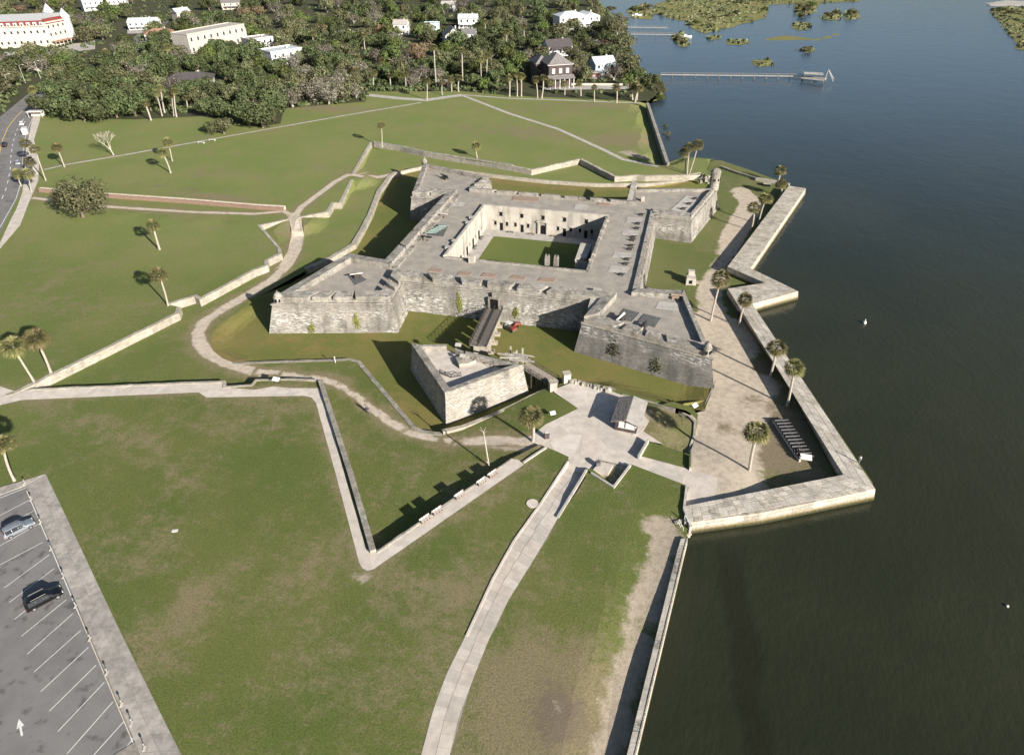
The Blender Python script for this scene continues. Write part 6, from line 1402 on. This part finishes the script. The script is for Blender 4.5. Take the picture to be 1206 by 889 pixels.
# woods of the town: each tree its own
def blocked(p):
    for c, l, d, a in HOUSES:
        v = p-c; u, w_ = v.x*math.cos(a)+v.y*math.sin(a), -v.x*math.sin(a)+v.y*math.cos(a)
        if abs(u) < l+2 and -d-5 < w_ < d+3: return True
    return False
townv = [Vector(p) for p in townpoly]
BL = GP([(0, 0)], ZO)
placed = [(Vector(o.location).to_2d(), 5.5) for o in bpy.data.objects if o.parent is None and o.get('category') in ('tree',) ]
roadseg = GP([(20, 190), (28, 129), (48, 98), (96, 78), (145, 45), (170, 22)], ZO)
rr_ = random.Random(99); tries = 0; cnt = 0
while cnt < 440 and tries < 16000:
    tries += 1
    px, py = rr_.uniform(-15, 775), -8+128*rr_.random()**.75
    p = G(px, py, ZO); q = p.to_2d(); ax, ay = np.array([q.x]), np.array([q.y])
    if not inpoly(ax, ay, townpoly)[0] or not inpoly(ax, ay, land)[0]: continue
    if segd(ax, ay, roadseg)[0] < 11 or blocked(p): continue
    if py > 96 and 590 < px: 
        if rr_.random() < .93: continue
    if -30 < px < 100 and 50 < py < 70: continue
    dist = (p-CAMP).length; mind = 5.2 if dist < 420 else 7.2
    if segd(ax, ay, townpoly, True)[0] < 4.5: continue
    if any((q-a).length < (mind+b)*.62 for a, b in placed): continue
    r = rr_.uniform(4.6, 7.6)*(1.0 if dist < 450 else 1.2)
    u = rr_.random(); zone = math.sin(px*.021)+math.cos(py*.08+px*.008)
    if u < .44-.1*zone: kind, kn = OAK, 'dark green oak'
    elif u < .70: kind, kn = OAKG, 'dusty olive tree'
    elif u < .84: kind, kn = TWIG, 'grey half bare tree'
    elif u < .97: kind, kn = BRI, 'bright green tree'
    else: kind, kn = RUS, 'rust coloured tree'
    zone_ = ('left' if px < 150 else 'centre left' if px < 300 else 'centre' if px < 450 else 'centre right' if px < 600 else 'shore end')
    tree(kind, p, r/5, kn+' in the '+('far' if py < 30 else 'middle' if py < 70 else 'near')+' part of the town woods, '+zone_, 'trees of the town woods')
    placed.append((q, r)); cnt += 1

# shore scrub and islet mangroves
for k, (x, y, r) in enumerate([(772, 112, 4), (778, 118, 3.5), (775, 104, 4), (768, 98, 4), (780, 110, 3), (764, 106, 4), (752, 88, 4), (744, 76, 5), (738, 66, 5), (748, 82, 4), (735, 56, 5), (728, 48, 5), (735, 28, 5), (728, 22, 5), (720, 14, 5), (715, 32, 5), (786, 160, 1.8), (784, 150, 1.5)]):
    tree(BRI if k % 2 else OAKG, G(x, y, ZW), r/5, 'low shore bush at the water edge, '+['below', 'beside', 'above'][k % 3]+' the long pier', 'mangrove bushes along the shore', 'shore_bush', r/5*.7)
for k, (x, y, r) in enumerate([(748, 12, 5), (757, 14, 5), (765, 10, 4.5), (820, 28, 4), (814, 30, 3), (835, 31, 3), (835, 46, 2), (800, 48, 4), (806, 52, 3.5), (796, 44, 3), (870, 4, 6), (890, 1, 6), (905, 2, 5), (940, 10, 6), (950, 14, 6), (955, 8, 6), (944, 20, 5), (976, 20, 5), (985, 17, 5), (1002, 18, 6), (850, 14, 4), (830, 18, 3), (860, 20, 4), (950, 61, 4), (1180, 14, 5), (1190, 17, 5), (780, 18, 3), (900, 12, 4), (841, 22, 3), (868, 16, 3.5)]):
    tree(OAKG if k % 3 else BRI, G(x, y, ZW+.2), r/5, 'low rounded bush on a marsh islet, '+('left group' if x < 850 else 'middle group' if x < 1000 else 'right group'), 'bushes on the marsh islets', 'islet_bush', r/5*.55)
mt_ = MB()
for pi_, pxs in enumerate(MARSH):
    poly = GP(pxs, ZW); xs = [q.x for q in poly]; ys = [q.y for q in poly]; n_ = int(min(1500, (max(xs)-min(xs))*(max(ys)-min(ys))/22))
    ax = np.array([rr_.uniform(min(xs), max(xs)) for _ in range(n_)]); ay = np.array([rr_.uniform(min(ys), max(ys)) for _ in range(n_)]); ok = inpoly(ax, ay, poly)
    for a0, b0_ in zip(ax[ok], ay[ok]):
        for k in range(4):
            h = rr_.uniform(.5, 1.5); wdt = rr_.uniform(.6, 1.8); th_ = rr_.uniform(0, 3.14); c = Vector((a0+rr_.uniform(-1.5, 1.5), b0_+rr_.uniform(-1.5, 1.5), ZW)); u = Vector((math.cos(th_), math.sin(th_), 0))*wdt
            mt_.add([c-u, c+u, c+u*.6+Vector((.3, .2, h)), c-u*.6+Vector((.3, .2, h))], [(0, 1, 2, 3)])
tag(mt_.build('marsh_reeds', M['oakg']), 'tufts of reed and low scrub growing over the marsh islets', 'reeds', kind='stuff')
# undergrowth that fills the gaps between the trunks: nobody could count it
ug = MB(); tx = [v.x for v in GP([(0, 60), (780, 60)], ZO)]
for _ in range(5200):
    px, py = rr_.uniform(-20, 775), -8+140*rr_.random()**.6; p = G(px, py, ZO); q = p.to_2d(); ax, ay = np.array([q.x]), np.array([q.y])
    if not inpoly(ax, ay, townpoly)[0] or not inpoly(ax, ay, land)[0] or segd(ax, ay, roadseg)[0] < 8: continue
    if 600 < px and 98 < py and rr_.random() < .9: continue
    if any(abs((p-c).x*math.cos(a)+(p-c).y*math.sin(a)) < l-1 and abs(-(p-c).x*math.sin(a)+(p-c).y*math.cos(a)) < d-1 for c, l, d, a in HOUSES): continue
    R0 = rr_.uniform(1.0, 2.6)
    for k in range(9):
        d = Vector((rr_.gauss(0, 1), rr_.gauss(0, 1), abs(rr_.gauss(0, .8)))).normalized(); c = p+Vector((d.x*R0, d.y*R0, d.z*R0*.9)); sz = rr_.uniform(.5, .95); a = d.orthogonal().normalized(); b = d.cross(a)
        ug.add([c+a*sz, c+b*sz, c-a*sz, c-b*sz], [(0, 1, 2, 3)])
tag(ug.build('undergrowth', M['oak']), 'dark mixed undergrowth filling the ground between the town trees', 'undergrowth', kind='stuff')
# ------------------------------------------------------------------ piers, boats, buoys
def pier(label, a, b, wd, z, step=6.0):
    A, B = G(*a, z), G(*b, z); d = B-A; L = d.length; ang = math.atan2(d.y, d.x); t = thing('pier', label, 'pier', A, ang); k = max(2, int(L/step))
    for j in range(k): MB().box((L*(j+.5)/k, 0, 0), (L/k*.99, wd, .2)).build('deck_section', M['slab'], t)
    for j in range(k+1):
        for s_ in (-1, 1): MB().tube((L*j/k, s_*wd*.42, -2.6), (L*j/k, s_*wd*.42, .7), .16, .16, 5).build('pile', M['wood'], t)
    rl_ = MB()
    for s_ in (-1, 1): rl_.box((L/2, s_*wd*.45, 1.0), (L, .08, .1))
    rl_.build('handrail', M['wood'], t); return t
pier('long low pier running from the shore trees out to the river', (778, 88), (945, 90), 1.6, ZW+1.7)
t = pier('wide pale head of the long pier', (945, 91), (972, 94), 7, ZW+1.7)
pier('far narrow pier left of the marsh islets', (722, 32), (786, 33), 1.6, ZW+2.0)
pier('near narrow pier left of the marsh islets', (718, 40), (795, 41), 1.6, ZW+2.0)
t = thing('boat_lift', 'white angled boat lift frame at the end of the long pier', 'boat lift', G(973, 94, ZW+1.7))
for a, b in (((-1, -2, 0), (0, 0, 5)), ((0, 0, 5), (3, -4, 0)), ((0, 0, 5), (4, 2, 0))): MB().tube(a, b, .2, .18, 5).build('beam', M['slab'], t)
t = thing('pier_shelter', 'low pale roofed shelter on the head of the long pier', 'shelter', G(957, 92, ZW+1.8)); MB().box((0, 0, 2.3), (10, 5, .2)).build('roof', M['slab'], t)
for x in (-4.5, 4.5):
    for y in (-2, 2): MB().box((x, y, 1.1), (.2, .2, 2.2)).build('post', M['wood'], t)
def boat(label, px, L, rz, z=ZW, cat='boat', mast=False):
    t = thing('boat', label, cat, G(px[0], px[1], z), rz); v = []
    prof = [(-.5, .75), (-.2, 1), (.2, .9), (.4, .5), (.5, .03)]; W_ = L*.16
    for zz, k in ((-.1, .7), (.9, 1)): v += [(x*L, -w_*W_*k, zz+(.3 if x > .3 and zz > 0 else 0)) for x, w_ in prof]+[(x*L, w_*W_*k, zz+(.3 if x > .3 and zz > 0 else 0)) for x, w_ in prof[::-1]]
    n = 10; MB().add(v, [(i, (i+1) % n, n+(i+1) % n, n+i) for i in range(n)]+[tuple(range(n, 2*n)), tuple(range(n-1, -1, -1))]).build('hull', M['white'], t)
    MB().box((-.05*L, 0, 1.4), (L*.3, W_*1.1, 1.0), 0, 0, .85).build('cabin', M['whitecar'], t); MB().box((.06*L, 0, 1.5), (L*.1, W_*1.0, .4)).build('windscreen', M['glass'], t); return t
boat('white boat moored at the top beside the marsh channel', (750, 19), 9, .4)
boat('small white boat at the shore by the mangrove bushes', (765, 92), 7, .2); boat('small white boat drawn up above the north lawn wall', (761, 106), 6, .3)
boat('small white boat at the end of the near narrow pier', (808, 44), 8, 0)
t = thing('buoy', 'small white buoy with its reflection on the open water right of the sea wall', 'buoy', G(1018, 381, ZW)); MB().lathe((0, 0, -.1), [(.1, 0), (.42, .15), (.42, .5), (.12, .9), (.1, 1.3)], 10).build('float', M['white'], t)
t = thing('buoy', 'tiny white float near the right edge of the dark water', 'buoy', G(1186, 714, ZW)); MB().lathe((0, 0, -.1), [(.1, 0), (.22, .15), (.22, .3), (.05, .4)], 10).build('float', M['white'], t)
# ------------------------------------------------------------------ log lined trench (the two parallel lines across the west lawn)
P = GP([(45, 222), (66, 224), (127, 229), (215, 235), (300, 242), (334, 244)], ZO+1.2)
t = thing('log_wall', 'long reddish log palisade with a pale sand cap across the west lawn', 'palisade', (P[2].x, P[2].y, ZO)); o_ = (P[2].x, P[2].y, ZO)
D_ = [0]
for i in range(len(P)-1): D_.append(D_[-1]+(P[i+1]-P[i]).length)
nl = 150; lg = None
for k in range(nl):
    q = resample(P, [(k+.5)/nl])[0]
    if lg is None: lg = MB().tube((0, 0, 0), (0, 0, 1.2), .42, .40, 6).build('log', M['log'], t); lg.location = (q.x-o_[0], q.y-o_[1], 0)
    else: c = lg.copy(); COL.objects.link(c); c.location = (q.x-o_[0], q.y-o_[1], random.uniform(-.12, .0)); 
for i in range(len(P)-1):
    a, b = P[i], P[i+1]; n = (b-a).normalized(); n = Vector((-n.y, n.x))
    MB().prism([a+n*.35, b+n*.35, b+n*1.2, a+n*1.2], ZO-.5, ZO+1.25).build('sand_cap', M['logcap'], t, o_)
# rubble and timbers by the leaning palms
t = thing('timber_heap', 'heap of dark timbers and rails behind the corner tower', 'timber', G(828, 200, ZE+.6)); o_ = tuple(t.location)
for k in range(14):
    a = G(800+random.uniform(0, 34), 190+random.uniform(0, 16), ZE+.4); b = a+Vector((random.uniform(-3, 3), random.uniform(-3, 3), random.uniform(.3, 1.6))); MB().tube(a, b, .16, .13, 5).build('beam', M['darkwood'] if k % 3 else M['wood'], t, o_)
rail(t, o_, [G(806, 194, ZE+.6), G(826, 196, ZE+.6), G(838, 208, ZE+.6)], 1.3, 'wood')
t = thing('stone_heap', 'tumbled stones at the end of the bright wall beside the leaning palms', 'stones', G(829, 209, ZE)); o_ = tuple(t.location)
for k in range(16):
    p = G(824+random.uniform(0, 11), 203+random.uniform(0, 12), ZE+.6); s_ = random.uniform(.7, 1.5); MB().box((p.x, p.y, ZE+random.uniform(.1, 1.3)), (s_, s_*.8, s_*.8), random.random()*3, 0, .75).build('stone', M[random.choice(['crest', 'scarp'])], t, o_)
# dark outfall by the north end of the sea wall
t = thing('outfall', 'small dark outfall box in the shore wall near the northern palms', 'outfall', G(903, 219, ZE)); MB().box((0, 0, .4), (2.2, 1.6, .9)).build('box', M['dark'], t); MB().box((0, 0, .95), (2.6, 2.0, .2)).build('lid', M['crest'], t)
# centre lines of the road
rdo = bpy.data.objects['road']
yl = GP([(28, 129), (18, 139), (9, 151), (3, 165), (0, 178), (-2, 192)], ZO-.11)
for a, b in zip(yl[:-1], yl[1:]): strip('yellow_line', a, b, .35, M['yellow'], rdo, ZO-.11)
dl = GP([(36, 130), (22, 148), (16, 165), (13, 182), (12, 200), (8, 220), (0, 240)], ZO-.11)
for k in range(16):
    a, b = resample(dl, [k/16, (k+.45)/16]); strip('lane_dash', a, b, .25, M['roadwhite'], rdo, ZO-.11)
wl_ = GP([(38, 140), (31, 156), (27, 182), (25, 214), (19, 234), (0, 268)], ZO-.11)
for a, b in zip(wl_[:-1], wl_[1:]): strip('edge_line', a, b, .2, M['roadwhite'], rdo, ZO-.11)
for k, (x, y) in enumerate([(30, 58), (48, 93), (30, 98), (14, 110)]):
    t = thing('lamp_post', 'tall pale lamp post beside the road at the left, '+['farthest', 'third', 'second', 'nearest'][k]+' one', 'lamp post', G(x, y, ZO), .5, 'lamp posts by the road'); MB().tube((0, 0, 0), (0, 0, 9), .16, .1, 6).build('pole', M['slab'], t); MB().tube((0, 0, 9), (1.8, 0, 9.3), .08, .06, 5).build('arm', M['slab'], t); MB().box((2.1, 0, 9.3), (.8, .35, .15)).build('lamp', M['white'], t)
for q, l in (((250, 166), 'left white bench by the thin footpath near the low spreading oak'), ((237, 169), 'small pale table by the thin footpath left of the white bench')):
    t = thing('lawn_bench', l, 'bench', G(q[0], q[1], ZO)); MB().box((0, 0, .5), (3.2, .8, .1)).build('seat', M['white'], t)
    for x in (-1.3, 1.3): MB().box((x, 0, .22), (.2, .7, .44)).build('leg', M['slab'], t)
# plaza panels of slightly different concrete
pz = bpy.data.objects['plaza']; pc = [plain('plaza_panel_'+n, c, .9, .10, .7) for n, c in (('light', (.59, .535, .475)), ('grey', (.48, .435, .385)), ('warm', (.53, .47, .41)))]
for k, q in enumerate([[(648, 521), (671, 511), (684, 512), (682, 524), (672, 540), (655, 533)], [(704, 499), (735, 512), (760, 521), (748, 534), (716, 527), (702, 512)], [(686, 512), (701, 498), (701, 513), (714, 528), (700, 540), (682, 545)], [(672, 452), (693, 457), (692, 470), (678, 470)], [(770, 548), (790, 553), (806, 560), (803, 572), (782, 562), (762, 556)], [(808, 565), (843, 566), (841, 587), (808, 594)], [(694, 458), (717, 463), (714, 474), (694, 471)]]):
    MB().prism(GP(q, ZP), ZP-.05, ZP+.006+.004*(k % 3)).build('plaza_panel', pc[k % 3], pz)

for nm_, q in (('street_paving', [(50, 66), (112, 58), (112, 48), (86, 52), (60, 59), (40, 62)]), ('street_paving', [(150, 40), (190, 38), (190, 33), (150, 35)]), ('street_paving', [(640, 106), (742, 105), (742, 101), (640, 103)]), ('street_paving', [(0, 66), (48, 64), (48, 60), (0, 62)]), ('yard', [(700, 48), (722, 40), (728, 46), (704, 54)])):
    tag(MB().prism(GP(q, ZO), ZO-.1, ZO+.05).build(nm_, M['slab']), kind='structure')

# ------------------------------------------------------------------ labels of the many trees: each by its kind and its nearest landmark
LAND = [((12, 45), 'yellow hotel'), ((85, 45), 'hotel turrets'), ((168, 30), 'white house with grey roof'), ((190, 46), 'terracotta roofed house'), ((219, 24), 'narrow tan house'), ((258, 58), 'big stone villa'), ((222, 98), 'long brown roof'), ((340, 72), 'solar panel roof'), ((310, 52), 'white terraced house'), ((407, 45), 'small porch roofed house'), ((472, 36), 'tall white gabled house'),
        ((508, 32), 'small pale grey house'), ((542, 48), 'brown gabled white house'), ((680, 28), 'large white shore house'), ((660, 62), 'white house behind the dark house'), ((652, 92), 'dark two storey house'), ((712, 84), 'pale blue house'), ((528, 10), 'topmost small white house'), ((112, 8), 'top left white building'), ((273, 9), 'top pale house'), ((130, 170), 'bare tree'), ((264, 150), 'low spreading oak'),
        ((545, 112), 'path fork'), ((521, 100), 'small brown hut'), ((44, 136), 'roadside shelter'), ((438, 110), 'footpath end'), ((755, 38), 'two short piers'), ((860, 90), 'long pier'), ((973, 92), 'boat lift'), ((850, 20), 'big marsh islet'), ((947, 16), 'middle marsh islets'), ((1002, 16), 'rightmost small islet'), ((1188, 25), 'right hand marsh'), ((762, 160), 'north lawn wall'), ((340, 20), 'upper town edge'), ((600, 15), 'upper shore woods'), ((400, 75), 'greyish tree clump'), ((130, 100), 'middle of the dark belt')]
KN = {}
for kk, nn in ((OAK, 'dark green oak'), (OAKG, 'dusty olive tree'), (TWIG, 'grey half bare tree'), (BRI, 'bright green tree'), (RUS, 'rust coloured tree')):
    for c, t_, r_ in kk: KN[c.name] = nn
buckets = {}
for o in list(bpy.data.objects):
    g = o.get('group', '')
    if o.parent or not (g.startswith('trees of') or g.startswith('greyish trees') or g.startswith('mangrove') or g.startswith('bushes') or g == 'palms along the tree line'): continue
    crown = [c for c in o.children if c.name.startswith('crown')][0]
    kn = 'slim palm' if g.startswith('palms') else KN[crown.data.name]
    if 'mangrove' in g: kn = 'low shore bush'
    if 'bushes' in g: kn = 'low islet bush'
    x, y = PR(o.location); best = min(LAND, key=lambda l: math.hypot(x-l[0][0], 1.6*(y-l[0][1]))); dx, dy = x-best[0][0], 1.6*(y-best[0][1])
    side_ = ('left of' if dx < 0 else 'right of') if abs(dx) > abs(dy) else ('beyond' if dy < 0 else 'in front of')
    buckets.setdefault((kn, side_, best[1]), []).append((math.hypot(dx, dy), o))
ORD = ['nearest', 'second nearest', 'third nearest', 'fourth nearest', 'fifth nearest', 'sixth nearest', 'seventh nearest', 'eighth nearest', 'ninth nearest', 'tenth nearest', 'eleventh nearest', 'twelfth nearest']+['%dth nearest' % k for k in range(13, 80)]
for (kn, sd_, ld), L_ in buckets.items():
    L_.sort(key=lambda q: q[0])
    for k, (_, o) in enumerate(L_): o['label'] = (ORD[k]+' ' if len(L_) > 1 else '')+kn+' standing '+sd_+' the '+ld
